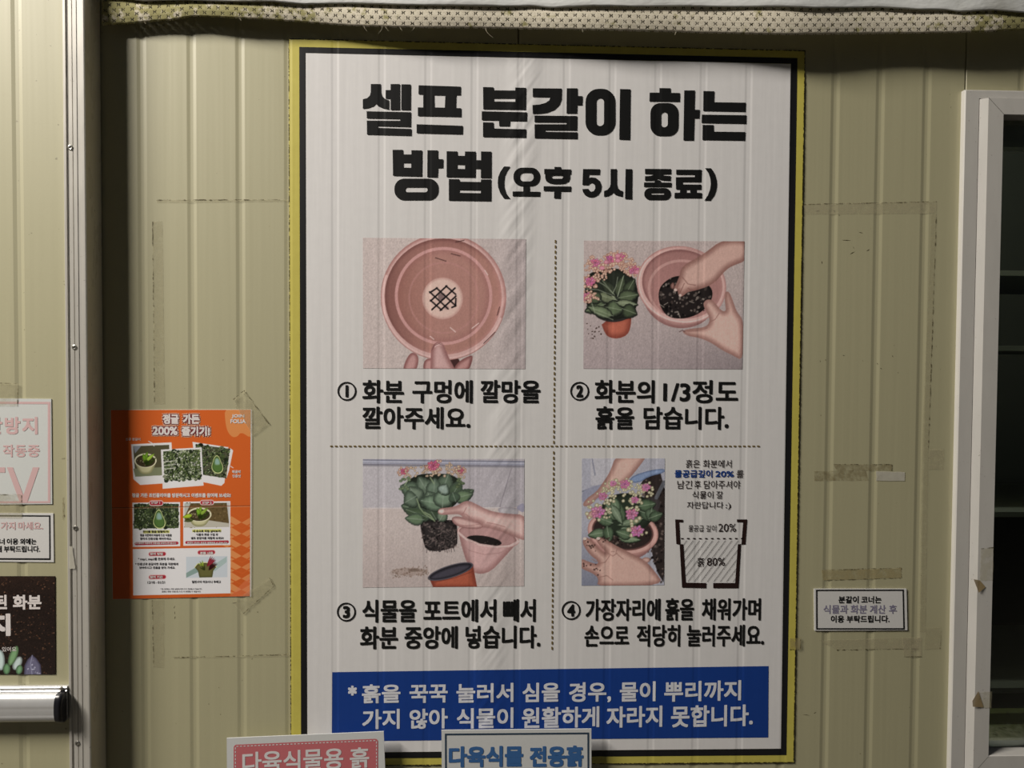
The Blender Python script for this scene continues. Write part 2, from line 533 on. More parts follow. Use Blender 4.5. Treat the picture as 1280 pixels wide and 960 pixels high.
# ==================================================================== STRUCTURE
XL, XR, ZT = -3.4, 2.6, 2.75
DOOR_X = at(129.5, 480, 0).x
_lo, _hi = 0.0, 0.2
for _ in range(40):
    _m = (_lo + _hi) / 2
    if at(110, 480, -_m).x < DOOR_X: _lo = _m
    else: _hi = _m
DD = _lo                                   # how far the door stands proud of the wall

# --- window measures
xA = at(1199, 445, -0.010).x; xAB = at(1216.7, 445, -0.010).x; xBC = at(1228.4, 445, -0.017).x; xC = at(1248, 445, -0.017).x
zA = at(1240, 112.5, -0.010).z; zAC = at(1250, 122.5, -0.014).z; zC = at(1258, 143.5, -0.017).z
zCb = at(1255, 944.5, -0.017).z; zACb = zCb - (zAC - zC) * 1.1; zAb = zACb - (zA - zAC)
WW = 0.86                                  # clear width of the window
xR_C = xC + WW; xR_BC = xR_C + (xC - xBC); xR_AB = xR_BC + (xBC - xAB); xR_A = xR_AB + (xAB - xA)

# --- back wall: grooved sandwich panels with joints, opening for the window
SEAMS = [at(648, 52).x, at(1207.5, 80).x]
def wall_profile(xa, xb):
    pts = [(xa, 0.0)]
    ev = []
    for x in RIB_X + [RIB_X[0] - PITCH * k for k in range(1, 32)] + [RIB_X[-1] + PITCH * k for k in range(1, 14)]:
        if any(abs(x - s) < 0.02 for s in SEAMS): continue
        ev.append([(x - 0.0085, 0), (x - 0.0075, 0.0001), (x - 0.0030, 0.00085), (x - 0.0016, 0.00095), (x + 0.0016, 0.00095), (x + 0.0030, 0.00085), (x + 0.0075, 0.0001), (x + 0.0085, 0)])
    for s in SEAMS:
        ev.append([(s - 0.0020, 0), (s - 0.0011, 0.0008), (s - 0.0008, 0.012), (s + 0.0008, 0.012), (s + 0.0011, 0.0008), (s + 0.0020, 0)])
    ev.sort(key=lambda e: e[0][0])
    for e in ev:
        if e[0][0] > xa + 0.001 and e[-1][0] < xb - 0.001: pts += e
    pts.append((xb, 0.0))
    return pts
def strip(m, xa, xb, z0, z1):
    p = wall_profile(xa, xb)
    m.loft([[(x, y, z1) for x, y in p], [(x, y, z0) for x, y in p]], closed=False)
m = MB()
XO = xA + 0.012
strip(m, XL, XO, 0.0, ZT); strip(m, XO, XR, zA - 0.006, ZT); strip(m, XO, XR, 0.0, zAb + 0.006)
strip(m, xR_A - 0.012, XR, zAb + 0.006, zA - 0.006)
m.box(XL, XO, 0.05, 0.06, 0, ZT)           # inner skin of the sandwich panel
m.box(XO, XR, 0.05, 0.06, zA, ZT); m.box(XO, XR, 0.05, 0.06, 0, zAb)
o = m.build('wall_back', M_WALL); o['kind'] = 'structure'
o['label'] = 'olive beige grooved sandwich panel wall'

# --- ground
mg, nt, b = newmat('concrete_ground')
P = pos_xyz(nt)[0]
nt.links.new(mixc(nt, noise(nt, P, 9, 5, 0.6), (0.05, 0.045, 0.035), (0.10, 0.09, 0.075)), b.inputs['Base Color']); b.inputs['Roughness'].default_value = 0.85
m = MB(); m.box(-6, 6, -7, 0.0, -0.05, 0.0)
o = m.build('ground', mg); o['kind'] = 'structure'

# --- dark room behind the window
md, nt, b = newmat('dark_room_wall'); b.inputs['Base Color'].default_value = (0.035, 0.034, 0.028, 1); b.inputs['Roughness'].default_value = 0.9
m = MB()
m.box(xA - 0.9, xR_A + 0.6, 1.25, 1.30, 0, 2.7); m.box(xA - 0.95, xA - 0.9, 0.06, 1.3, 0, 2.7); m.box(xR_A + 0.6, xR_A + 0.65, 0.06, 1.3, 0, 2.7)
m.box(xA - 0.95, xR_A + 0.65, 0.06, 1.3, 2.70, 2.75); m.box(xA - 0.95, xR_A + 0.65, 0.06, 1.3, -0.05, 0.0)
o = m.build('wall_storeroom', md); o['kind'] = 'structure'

# --- window_1
M_FRAME = metal('dirty_white_window_frame', (0.59, 0.57, 0.53), 0.0, 0.42)
M_TRACKL = metal('dirty_lower_track', (0.33, 0.31, 0.27), 0.0, 0.5)
M_TRACK = metal('grey_track', (0.50, 0.47, 0.36), 0.0, 0.5)
win = thing('window_1', (xA, 0, zAb), 'off white framed window in the wall beside the poster', None, None, 'structure')
def rring(m, rects, ys):
    loops = []
    for (x0, z0, x1, z1), y in zip(rects, ys):
        loops.append([(x0, y, z0), (x1, y, z0), (x1, y, z1), (x0, y, z1)])
    m.loft(loops)
m = MB(); A0 = (xA, zAb, xR_A, zA); A1 = (xAB, zACb, xR_AB, zAC)
e = 0.0018; A0i = (xA + e, zAb + e, xR_A - e, zA - e)
rring(m, [A0, A0, A0i, A1, A1], [0.06, -0.0085, -0.010, -0.010, 0.04])
m.build('window_frame', M_FRAME, win)
m = MB(); g = 0.0013
B0 = (xAB + g, zACb + g, xR_AB - g, zAC - g); B1 = (xBC, zACb + g, xR_BC, zAC - g); C0 = (xC - 0.001, zCb - 0.001, xR_C + 0.001, zC + 0.001); C1 = (xC, zCb, xR_C, zC)
rring(m, [B0, B0, B1, C0, C1, C1], [0.03, -0.0105, -0.017, -0.017, -0.0155, 0.035])
sash = m.build('sash', M_FRAME, win)
M_JOINT = paper('dark_joint', (0.05, 0.045, 0.035))
for (xa, za), (xb, zb) in (((xBC, zAC - 0.0013), (xC - 0.001, zC + 0.001)), ((xBC, zACb + 0.0013), (xC - 0.001, zCb - 0.001))):
    m = MB(); m.add([(xa, -0.0172, za), (xb, -0.0172, zb), (xb + 0.0007, -0.0172, zb + 0.0002), (xa + 0.0007, -0.0172, za + 0.0002)], [(0, 1, 2, 3) if zb < za else (3, 2, 1, 0)])
    m.build('mitre_joint', M_JOINT, sash)
# glazing bead, pane, inner track
mgl, nt, b = newmat('window_glass')
for n_ in list(nt.nodes):
    if n_.type == 'BSDF_PRINCIPLED': nt.nodes.remove(n_)
out = [n_ for n_ in nt.nodes if n_.type == 'OUTPUT_MATERIAL'][0]
tr = N(nt, 'ShaderNodeBsdfTransparent'); tr.inputs[0].default_value = (0.86, 0.90, 0.86, 1)
gl = N(nt, 'ShaderNodeBsdfGlossy'); gl.inputs['Roughness'].default_value = 0.02
fr = N(nt, 'ShaderNodeFresnel'); fr.inputs[0].default_value = 1.45
mx = N(nt, 'ShaderNodeMixShader'); nt.links.new(fr.outputs[0], mx.inputs[0]); nt.links.new(tr.outputs[0], mx.inputs[1]); nt.links.new(gl.outputs[0], mx.inputs[2])
nt.links.new(mx.outputs[0], out.inputs[0])
m = MB(); m.box(xC - 0.004, xR_C + 0.004, 0.010, 0.014, zCb - 0.004, zC + 0.004)
m.build('pane', mgl, win, label='dark reflecting window pane')
m = MB()
zt1 = at(1262, 153, 0.05).z; zt2 = at(1262, 178, 0.05).z; zt3 = at(1262, 186, 0.05).z
m.box(xC - 0.02, xR_C + 0.02, 0.036, 0.05, zt1, zC + 0.02)
m.box(xC - 0.02, xR_C + 0.02, 0.050, 0.07, zt2, zt1); m.box(xC - 0.02, xR_C + 0.02, 0.040, 0.065, zt3, zt2)
m.build('upper_track', M_TRACK, win)
M_SILLD, nt, b = newmat('mossy_ledge')
P, X, Y, Z = pos_xyz(nt)
zs1 = at(1262, 905, 0.06).z; zs0 = at(1262, 930, 0.06).z
n = noise(nt, P, 60, 4, 0.7)
zl0 = at(1262, 930, 0.045).z
c = mixc(nt, ramp(nt, mth(nt, 'ADD', mth(nt, 'ADD', mth(nt, 'MULTIPLY', Y, 0.15), Z), mth(nt, 'MULTIPLY', n, 0.02)), zl0 + 0.018, zl0 + 0.032), (0.66, 0.60, 0.38), (0.16, 0.17, 0.04))
c = mixc(nt, ramp(nt, noise(nt, P, 90, 3, 0.7), 0.55, 0.75), c, (0.10, 0.08, 0.03))
nt.links.new(c, b.inputs['Base Color']); b.inputs['Roughness'].default_value = 0.8
zl = at(1262, 930, 0.045).z
_lo, _hi = 0.05, 0.3
for _ in range(40):
    _m = (_lo + _hi) / 2
    if at(1262, 905, _m).z > zl: _lo = _m
    else: _hi = _m
m = MB(); m.box(xC - 0.02, xR_C + 0.02, 0.045, _lo, zl - 0.02, zl); m.box(xC - 0.02, xR_C + 0.02, _lo, _lo + 0.02, zl - 0.02, zl + 0.022)
m.build('inner_ledge', M_SILLD, win, label='mossy beige ledge behind the glass')
m = MB(); zb1 = at(1262, 933, 0.025).z
m.box(xC - 0.002, xR_C + 0.002, 0.018, 0.036, zCb - 0.03, zb1)
m.build('lower_track', M_TRACKL, win)

# --- door_1: leaf standing proud of the wall on the left
M_ALU = metal('weathered_aluminium', (0.60, 0.575, 0.52), 0.25, 0.36)
M_ALUS = metal('aluminium_return', (0.84, 0.77, 0.65), 0.0, 0.28)
M_ALUB = metal('brushed_aluminium_rail', (0.74, 0.74, 0.735), 0.45, 0.30, False)
M_RUB, nt, b = newmat('black_rubber'); b.inputs['Base Color'].default_value = (0.012, 0.012, 0.016, 1); b.inputs['Roughness'].default_value = 0.32
M_STEEL = metal('rivet_steel', (0.55, 0.53, 0.48), 0.9, 0.3, False)
YF = -DD                                   # door face plane
door = thing('door_1', (DOOR_X - 0.5, YF, 0.0), 'beige panel door leaf with aluminium edge, at the side of the wall', None, None, 'structure')
DXL = DOOR_X - 0.98
ch0 = at(82.5, 480, YF).x                  # inner border of the edge channel
m = MB()
pr = [(DXL, YF + 0.0035)]
for px in (-62, 21):
    xr = at(px, 250, YF).x
    pr += [(xr - 0.009, YF + 0.0035), (xr - 0.003, YF + 0.0046), (xr + 0.003, YF + 0.0046), (xr + 0.009, YF + 0.0035)]
pr.append((ch0 + 0.004, YF + 0.0035))
m.loft([[(x, y, ZT - 0.05) for x, y in pr], [(x, y, 0.02) for x, y in pr]], closed=False)
m.box(DXL, ch0 + 0.004, YF + 0.005, -0.004, 0.02, ZT - 0.05)
m.build('door_panel', M_WALL, door)
def cx(px): return at(px, 480, YF).x
pr = [(ch0, YF + 0.006), (ch0, YF - 0.0002), (ch0 + 0.001, YF - 0.0012), (cx(86.0), YF - 0.0012), (cx(86.8), YF + 0.0006), (cx(88.6), YF + 0.0010), (cx(89.6), YF - 0.0002),
      (cx(93.3), YF - 0.0002), (cx(93.7), YF + 0.0009), (cx(94.2), YF + 0.0009), (cx(94.6), YF - 0.0004), (cx(99.2), YF - 0.0004), (cx(99.8), YF + 0.0004), (cx(104.8), YF + 0.0004), (cx(105.4), YF - 0.0010),
      (DOOR_X - 0.0022, YF - 0.0010), (DOOR_X - 0.0006, YF - 0.0003), (DOOR_X, YF + 0.0014)]
m = MB(); m.loft([[(x, y, ZT - 0.04) for x, y in pr], [(x, y, 0.0) for x, y in pr]], closed=False)
chan = m.build('edge_channel', M_ALU, door, label='aluminium edge channel with rivets')
m = MB(); m.box(DOOR_X - 0.0015, DOOR_X, YF + 0.0014, -0.002, 0.0, ZT - 0.04); m.box(DXL, DOOR_X - 0.002, -0.0035, -0.002, 0, ZT - 0.04)
m.build('edge_return', M_ALUS, door)
def lathe(c, prof, n=18):
    """rings of (radius, out) around the axis towards the viewer at point c"""
    m = MB(); loops = []
    for r, d in prof:
        loops.append([(c[0] + r * math.cos(2 * math.pi * k / n), c[1] - d, c[2] + r * math.sin(2 * math.pi * k / n)) for k in range(n)])
    m.loft(loops); nn = len(m.v)
    m.add(loops[-1], [tuple(range(n))])
    return m
for px, py in ((88.3, 184.5), (93.3, 434), (94.7, 660), (97.2, 929)):
    c = at(px, py, YF)
    lathe(c, [(0.0046, -0.0005), (0.0046, 0.0004), (0.0040, 0.0014), (0.0028, 0.0019), (0.0019, 0.0017), (0.0015, 0.0002), (0.0004, 0.0)]).build('rivet', M_STEEL, chan, smooth=False)
# push rail across the door
rail = thing('push_rail', (0, 0, 0)); rail.parent = door; rail.location = Vector((0, 0, 0)); ORG[rail.name] = ORG[door.name]
ym = YF
def z_at(py, y): return at(40, py, y).z
xe = at(85.3, 880, YF).x
zp1, zp0 = z_at(857.2, YF), z_at(899, YF)
pr = [(zp1, YF + 0.003), (zp1, YF - 0.004), (zp1 - 0.0012, YF - 0.005), (zp1 - 0.0035, YF - 0.005), (zp1 - 0.0045, YF - 0.0035), (zp1 - 0.0065, YF - 0.0035), (zp1 - 0.0075, YF - 0.0045), (zp1 - 0.016, YF - 0.0045), (zp0, YF - 0.0045), (zp0, YF + 0.003)]
m = MB(); m.loft([[(DXL + 0.06, y, z) for z, y in pr], [(xe, y, z) for z, y in pr]]); m.add([(xe, y, z) for z, y in pr], [tuple(range(len(pr)))])
m.build('mounting_plate', M_ALUB, rail)
BO = 0.023                                 # how far the rail stands out
yb = YF - BO
zr1, zr0 = z_at(869.5, YF - 0.02), z_at(905, YF - 0.02)
zc_, hh = (zr1 + zr0) / 2, (zr1 - zr0) / 2
pr = []
for k in range(25):                        # rounded section with two grooves on its face
    a = math.pi / 2 - math.pi * k / 24
    z = zc_ + hh * math.copysign(abs(math.sin(a)) ** 0.8, math.sin(a)); y = YF - 0.006 - (BO - 0.006) * abs(math.cos(a)) ** 0.55
    pr.append((z, y))
pr2 = []
for z, y in pr:
    f = (z - zc_) / hh
    if -0.02 < f < 0.12 or -0.42 < f < -0.28: y += 0.0016
    pr2.append((z, y))
xb_ = at(70.5, 887, yb).x
m = MB(); m.loft([[(DXL + 0.08, y, z) for z, y in pr2], [(xb_, y, z) for z, y in pr2]], closed=False)
m.build('rail_bar', M_ALUB, rail, smooth=True)
xc1 = at(79.6, 887, YF - 0.015).x
m = MB(); loops = []
for x, sc_ in ((xb_ - 0.004, 1.04), (xb_ + 0.002, 1.06), (xb_ + 0.007, 1.03), (xc1, 0.88)):
    loops.append([(x, YF - 0.0065 - (-(y - (YF - 0.006))) * sc_, zc_ + (z - zc_) * sc_) for z, y in pr])
m.loft(loops); m.add(loops[-1], [tuple(range(len(pr)))])
m.build('end_cap', M_RUB, rail, smooth=True, label='black rubber end cap of the rail')
lathe(at(76.7, 861, YF - 0.005), [(0.0038, -0.0005), (0.0038, 0.0006), (0.0030, 0.0017), (0.0018, 0.0020), (0.0012, 0.0006), (0.0004, 0.0004)]).build('screw', M_STEEL, rail)

# ==================================================================== THINGS
# ---- the big instruction poster
YP = -0.0022
L0, L1, L2, L3 = YP, YP - 0.0004, YP - 0.0008, YP - 0.0012
OUT = [(360.8, 48.5), (1006.3, 63.5), (992.2, 953.0), (363.6, 957.6)]
BLK = [(374.0, 58.6), (996.8, 72.5), (982.9, 943.8), (376.3, 948.7)]
WHT = [(382.2, 66.4), (988.4, 80.0), (976.1, 935.8), (384.3, 941.0)]
base = at(678, 955, L0)
poster = thing('instruction_poster', base, 'large yellow bordered repotting instruction poster with black title and four photos', 'poster')
sheet_mesh(OUT, L0, 0.0018).build('yellow_border', M_YELLOW, poster)
# grimy frayed edge line around the yellow border
def shrink(q, d):
    (a, b), (c, e_), (f, g_), (h, i) = q
    return [(a + d, b + d), (c - d, e_ + d), (f - d, g_ - d), (h + d, i - d)]
frame_mesh([(360.4, 47.9), (1006.8, 62.9), (992.7, 953.6), (363.2, 958.2)], shrink(OUT, 0.7), L0 - 0.00005).build('frayed_edge', M_RAGGED, poster)
frame_mesh(BLK, shrink(WHT, -0.3), L1).build('black_border', M_BLACK, poster)
sheet_mesh(WHT, L1).build('white_panel', M_WHITE, poster)

# title, drawn letter by letter
TITLE = [((440, 90, 8), [
    [[(188,120),(288,120),(288,200),(300,240),(330,268),(370,284),(368,376),(310,362),(262,342),(238,318),(215,340),(165,360),(108,368),(108,272),(150,262),(178,236),(188,200)]],
    [[(386,120),(478,120),(478,380),(386,380),(386,268),(336,268),(336,180),(386,180)]],
    [[(494,122),(588,124),(586,382),(492,380)]],
    [[(146,392),(590,402),(588,550),(258,541),(258,558),(594,569),(594,638),(150,626),(148,486),(482,488),(480,470),(148,463)]],
    [[(666,132),(1088,146),(1086,232),(1042,232),(1038,360),(1092,362),(1092,450),(658,440),(658,354),(712,354),(712,226),(664,222)],[(820,232),(934,234),(928,356),(824,354)]],
    [[(646,522),(1108,538),(1106,624),(646,612)]]]),
 ((590, 90, 6.4), [
    [[(88,120),(172,122),(174,146),(346,148),(346,124),(432,126),(430,302),(90,298)],[(174,212),(346,212),(346,238),(174,236)]],
    [[(78,314),(440,322),(438,394),(304,392),(302,434),(218,434),(216,388),(78,386)]],
    [[(88,402),(172,404),(174,452),(434,458),(432,526),(88,520)]],
    [[(486,130),(718,132),(716,220),(700,262),(660,302),(600,326),(540,334),(486,334),(484,264),(540,260),(590,246),(618,226),(628,202),(486,200)]],
    [[(758,130),(844,130),(844,192),(884,192),(882,266),(842,266),(840,332),(756,332)]],
    [[(500,348),(842,352),(840,468),(586,466),(584,478),(844,482),(844,536),(502,530),(500,418),(756,418),(756,404),(500,402)]],
    [rrect(908,134,1146,506,105), rrect(994,210,1056,432,31)],
    [[(1184,136),(1268,138),(1264,544),(1178,540)]]]),
 ((790, 90, 8), [
    [[(274,160),(386,162),(386,208),(480,210),(478,298),(174,294),(176,206),(274,206)]],
    [rrect(184,310,464,640,100), rrect(290,402,358,552,34)],
    [[(522,184),(630,184),(624,376),(678,378),(672,464),(624,464),(618,686),(514,684)]],
    [[(714,190),(824,192),(820,302),(1138,306),(1134,398),(712,390)]],
    [[(698,426),(1144,432),(1142,518),(696,510)]],
    [[(706,528),(816,530),(818,596),(1134,600),(1130,686),(704,680)]]]),
 ((480, 175, 8), [
    [[(86,98),(190,98),(192,144),(274,144),(274,102),(382,104),(380,366),(90,358)],[(194,230),(272,230),(272,278),(194,276)]],
    [[(434,102),(540,104),(540,190),(592,192),(590,280),(540,282),(536,374),(432,372)]],
    [rrect(104,386,544,602,98), rrect(212,474,436,522,24)],
    [[(626,112),(734,114),(736,158),(808,158),(810,114),(918,116),(918,200),(970,202),(970,114),(1074,116),(1074,382),(968,380),(968,290),(916,288),(914,376),(626,372)],[(732,246),(810,248),(810,290),(732,288)]],
    [[(648,390),(754,392),(756,416),(968,420),(970,394),(1072,394),(1072,612),(648,606)],[(754,500),(968,504),(968,532),(754,528)]]]),
 ((610, 195, 8), [
    [[(160,104),(222,106),(190,150),(168,200),(160,260),(162,310),(182,375),(222,428),(160,426),(124,375),(102,315),(97,265),(102,210),(122,160)]],
    [rrect(254,116,520,302,88), rrect(318,168,456,254,42)],
    [[(352,298),(416,298),(416,356),(524,358),(520,406),(246,402),(246,354),(352,354)]],
    [[(562,129),(664,131),(664,108),(730,110),(731,133),(832,134),(830,184),(752,184),(640,184),(562,181)]],
    [[(572,182),(636,182),(636,212),(650,227),(740,227),(752,212),(752,184),(820,184),(820,222),(808,254),(770,276),(720,281),(668,281),(620,274),(584,254),(572,222)]],
    [[(636,180),(752,180),(752,206),(738,197),(650,196),(636,206)]],
    [[(556,302),(832,304),(830,356),(728,356),(726,426),(660,424),(662,352),(556,350)]],
    [[(950,130),(1120,132),(1118,188),(1010,187),(1007,220),(1036,213),(1080,220),(1118,250),(1136,300),(1128,350),(1100,390),(1062,410),(1036,414),(1006,410),(970,392),(950,362),(944,330),(1004,328),(1014,348),(1034,358),(1058,350),(1072,326),(1072,298),(1056,276),(1034,269),(1014,278),(1004,292),(944,290)]]]),
 ((750, 195, 8), [
    [[(106,130),(168,130),(168,280),(176,316),(200,342),(230,352),(226,408),(180,398),(150,386),(132,366),(112,386),(84,400),(40,408),(40,350),(74,338),(98,310),(106,280)]],
    [[(256,130),(322,132),(320,434),(250,430)]],
    [[(450,128),(712,130),(710,182),(622,184),(644,196),(708,200),(706,248),(640,246),(602,238),(578,228),(554,240),(520,247),(450,248),(450,202),(510,198),(546,182),(450,180)]],
    [[(440,264),(546,264),(546,246),(570,240),(590,240),(608,248),(610,265),(716,266),(714,311),(440,310)]],
    [rrect(442,320,708,440,60), rrect(510,370,642,386,8)],
    [[(762,136),(1016,138),(1012,262),(826,260),(826,284),(1014,286),(1012,336),(966,336),(964,366),(1020,370),(1018,422),(744,422),(746,368),(800,366),(800,336),(760,334),(758,212),(948,210),(948,188),(762,186)],[(864,338),(902,338),(902,368),(864,368)]],
    [[(1050,122),(1110,122),(1146,175),(1164,235),(1169,285),(1162,340),(1142,395),(1104,446),(1042,446),(1078,395),(1100,335),(1108,280),(1103,225),(1085,172)]]])]
m = MB()
for (ox, oy, sc_), gl_ in TITLE:
    for loops in gl_:
        m.flat([xz([(ox + x / sc_, oy + y / sc_) for x, y in l], L3) for l in loops], L3)
m.build('title_lettering', M_INK, poster, label='heavy black Korean title lettering')

# dotted divider cross
m = MB()
n = 92
for k in range(n):
    x = 412.5 + (952 - 412.5) * k / n
    p = rect4(x, 556.9, x + 3.4, 558.7); m.flat([xz(p, L3)], L3)
n = 78
for k in range(n):
    t = k / n; y_ = 300 + 515 * t; x = 694.3 - 4.3 * t
    if abs(y_ - 557) < 2: continue
    m.flat([xz(rect4(x - 0.9, y_, x + 0.9, y_ + 3.8), L3)], L3)
m.build('dotted_divider', M_DASH, poster)

# captions
def circled(m, px, py, r, ch, bold=0.055):
    t = [(px + r * math.cos(a), py + r * math.sin(a)) for a in np.linspace(0, 2 * math.pi, 40, endpoint=False)]
    t2 = [(px + (r - 1.9) * math.cos(a), py + (r - 1.9) * math.sin(a)) for a in np.linspace(0, 2 * math.pi, 40, endpoint=False)]
    m.flat([xz(t, L3), xz(t2, L3)], L3)
    w = {'1': 1.6, '2': 3.9, '3': 3.9, '4': 4.4}[ch]
    write(m, ch, px - w * 1.1, px + w * 1.1, py - 7.6, py + 7.6, L3, bold)
BD = 0.025
o7, s7 = (380, 440), 2.0317
o8, s8 = (380, 730), 2.0317
m = MB(); circled(m, 433.5, 489, 11.8, '1')
write_line(m, [('화분', 148, 253), ('구멍에', 275, 428), ('깔망을', 448, 600)], 71, 130, 71, 130, L3, BD, o7, s7)
write_line(m, [('깔아주세요.', 148, 422)], 139, 196, 139, 196, L3, BD, o7, s7)
m.build('caption_lettering', M_INK, poster, label='first step caption lettering')
m = MB(); circled(m, 724.5, 489, 11.8, '2')
write_line(m, [('화분의', 738, 890), ('1/3정도', 912, 1102)], 71, 130, 71, 130, L3, BD, o7, s7)
write_line(m, [('흙을', 740, 838), ('담습니다.', 862, 1078)], 138, 197, 138, 197, L3, BD, o7, s7)
m.build('caption_lettering', M_INK, poster, label='second step caption lettering')
m = MB(); circled(m, 432.8, 765, 11.8, '3')
write_line(m, [('식물을', 148, 285), ('포트에서', 303, 488), ('빼서', 505, 588)], 40, 98, 38, 96, L3, BD, o8, s8)
write_line(m, [('화분', 142, 238), ('중앙에', 255, 390), ('넣습니다.', 410, 600)], 108, 166, 105, 163, L3, BD, o8, s8)
m.build('caption_lettering', M_INK, poster, label='third step caption lettering')
m = MB(); circled(m, 713.8, 763, 11.8, '4')
write_line(m, [('가장자리에', 715, 905), ('흙을', 917, 990), ('채워가며', 1010, 1160)], 37, 94, 35, 92, L3, BD * 0.9, o8, s8)
write_line(m, [('손으로', 712, 825), ('적당히', 845, 955), ('눌러주세요.', 972, 1168)], 104, 160, 103, 158, L3, BD * 0.9, o8, s8)
m.build('caption_lettering', M_INK, poster, label='fourth step caption lettering')

# blue banner
ban = sheet_mesh([(415.2, 840.2), (960.7, 832.6), (960.2, 921.8), (414.8, 926.6)], L2).build('blue_banner', M_BLUE, poster)
m = MB(); LB = L2 - 0.0004
write(m, '*', 435, 446, 857, 869.5, LB, 0.07)
write_line(m, [('흙을', 147, 245), ('꾹꾹', 268, 365), ('눌러서', 387, 532), ('심을', 555, 650), ('경우,', 673, 780), ('물이', 802, 893), ('뿌리까지', 915, 1110)], 255, 305, 244, 299, LB, 0.027, o8, s8, 0.012)
write_line(m, [('가지', 148, 243), ('않아', 268, 365), ('식물이', 388, 532), ('원활하게', 553, 750), ('자라지', 768, 910), ('못합니다.', 932, 1140)], 318, 369, 306, 362, LB, 0.027, o8, s8, 0.012)
m.build('banner_lettering', M_BWHITE, ban, label='white Korean lettering on the blue banner')

# side note and pot diagram of the fourth step
o6, s6 = (710, 560), 5.3333
def P6(pts): return [(710 + x / s6, 560 + y / s6) for x, y in pts]
m = MB(); NB = 0.002
write_line(m, [('흙은', 785, 878), ('화분에서', 900, 1090)], 78, 132, 78, 132, L3, NB, o6, s6)
write_line(m, [('를', 1122, 1170)], 148, 198, 148, 198, L3, NB, o6, s6)
write_line(m, [('남긴', 728, 826), ('후', 842, 885), ('담아주셔야', 905, 1148)], 216, 272, 216, 272, L3, NB, o6, s6)
write_line(m, [('식물이', 828, 968), ('잘', 988, 1032)], 287, 338, 287, 338, L3, NB, o6, s6)
write_line(m, [('자란답니다', 792, 1035), (':)', 1050, 1085)], 358, 412, 358, 412, L3, NB, o6, s6)
note = m.build('note_lettering', M_BROWN, poster, label='thin dark note lettering')
m = MB(); write_line(m, [('물공급깊이', 710, 962), ('20%', 982, 1105)], 146, 197, 146, 197, L3, 0.026, o6, s6)
m.build('note_highlight', M_BLUEINK, note, label='blue words of the note')
m = MB()
m.flat([xz(P6([(714,476),(768,478),(766,494),(740,494),(748,640),(768,642),(784,898),(922,900),(920,934),(760,930),(744,642),(722,640)]), L3)], L3)
m.flat([xz(P6([(1194,476),(1126,476),(1126,494),(1168,494),(1156,640),(1132,642),(1114,900),(968,900),(968,934),(1136,934),(1152,644),(1182,642)]), L3)], L3)
dia = m.build('pot_diagram', M_BROWN, poster, label='brown outline drawing of a pot in section')
m = MB()
for k in range(11):
    x = 752 + k * 40
    m.flat([xz(P6([(x, 600), (x + 18, 600), (x + 18, 607), (x, 607)]), L3)], L3)
def clipline(x0, y0, x1, y1):
    pts = []
    for t in np.linspace(0, 1, 60):
        x, y_ = x0 + (x1 - x0) * t, y0 + (y1 - y0) * t
        l = 752 + (y_ - 600) / 300 * 34; r = 1150 - (y_ - 600) / 300 * 38
        if 612 < y_ < 896 and l < x < r: pts.append((x, y_))
    return pts
for k in range(-8, 12):
    x = 752 + k * 43
    q = clipline(x, 896, x + 215, 612)
    if len(q) < 4: continue
    a, b_ = q[0], q[-1]
    m.flat([xz(P6([(a[0] - 1.6, a[1]), (a[0] + 1.6, a[1]), (b_[0] + 1.6, b_[1]), (b_[0] - 1.6, b_[1])]), L3)], L3)
m.build('hatching', M_BROWN, dia)
m = MB()
write_line(m, [('물공급', 803, 905), ('깊이', 920, 988)], 514, 558, 514, 558, L3, NB, o6, s6)
write_line(m, [('20%', 1002, 1120)], 505, 558, 505, 558, L3, NB, o6, s6)
m.build('depth_lettering', M_BROWN, dia)
m = MB()
write_line(m, [('흙', 860, 908)], 730, 790, 730, 790, L3, NB, o6, s6)
write_line(m, [('80%', 926, 1046)], 732, 784, 732, 784, L3, NB, o6, s6)
m.build('soil_lettering', M_BROWN, dia)

# ---- printed photo 1: net laid over the hole of an empty pot
P = Paint(72, 88, 1160, 962, 272, 218, (192, 172, 164))
P.grad(lambda X, Y: (X - 700) / 900, (160, 145, 145)); P.grain(0.030, blur=1)
SK, SKD, SKL = (203, 156, 150), (150, 96, 92), (222, 184, 178)
P.poly([(335, 985), (352, 915), (390, 852), (432, 862), (446, 905), (425, 985)], (192, 138, 132), edge=(140, 84, 80), wd=30)
P.poly([(470, 985), (480, 900), (540, 890), (560, 985)], (190, 136, 130), edge=(140, 84, 80), wd=26)
P.poly([(640, 985), (640, 900), (720, 880), (720, 985)], (70, 38, 36))
P.poly([(668, 985), (705, 915), (805, 862), (806, 905), (775, 985)], (190, 132, 126), edge=(132, 76, 72), wd=30)
P.ell(610, 482, 420, 424, (206, 158, 150), edge=(168, 112, 104), wd=26)
P.ell(608, 478, 392, 390, (172, 116, 102), edge=(132, 82, 72), wd=30, edge2=(182, 122, 112))
P.grad(lambda X, Y: np.where(((X - 608) / 390) ** 2 + ((Y - 478) / 388) ** 2 < 1, 0.75 * np.clip((520 - X) / 330, 0, 1), 0), (112, 64, 58))
P.grad(lambda X, Y: np.where(((X - 608) / 390) ** 2 + ((Y - 478) / 388) ** 2 < 1, 0.5 * np.clip((230 - Y) / 150, 0, 1), 0), (120, 68, 64))
P.ell(610, 474, 316, 318, (174, 119, 106), edge=(164, 107, 98), wd=60)
P.grad(lambda X, Y: np.where(((X - 610) / 314) ** 2 + ((Y - 474) / 316) ** 2 < 1, 0.7 * np.clip((560 - X) / 330, 0, 1), 0), (136, 80, 66))
P.ring(610, 474, 316, 319, 20, (208, 148, 142), op=0.85)
P.ring(612, 486, 232, 236, 12, (184, 124, 116), op=0.6)
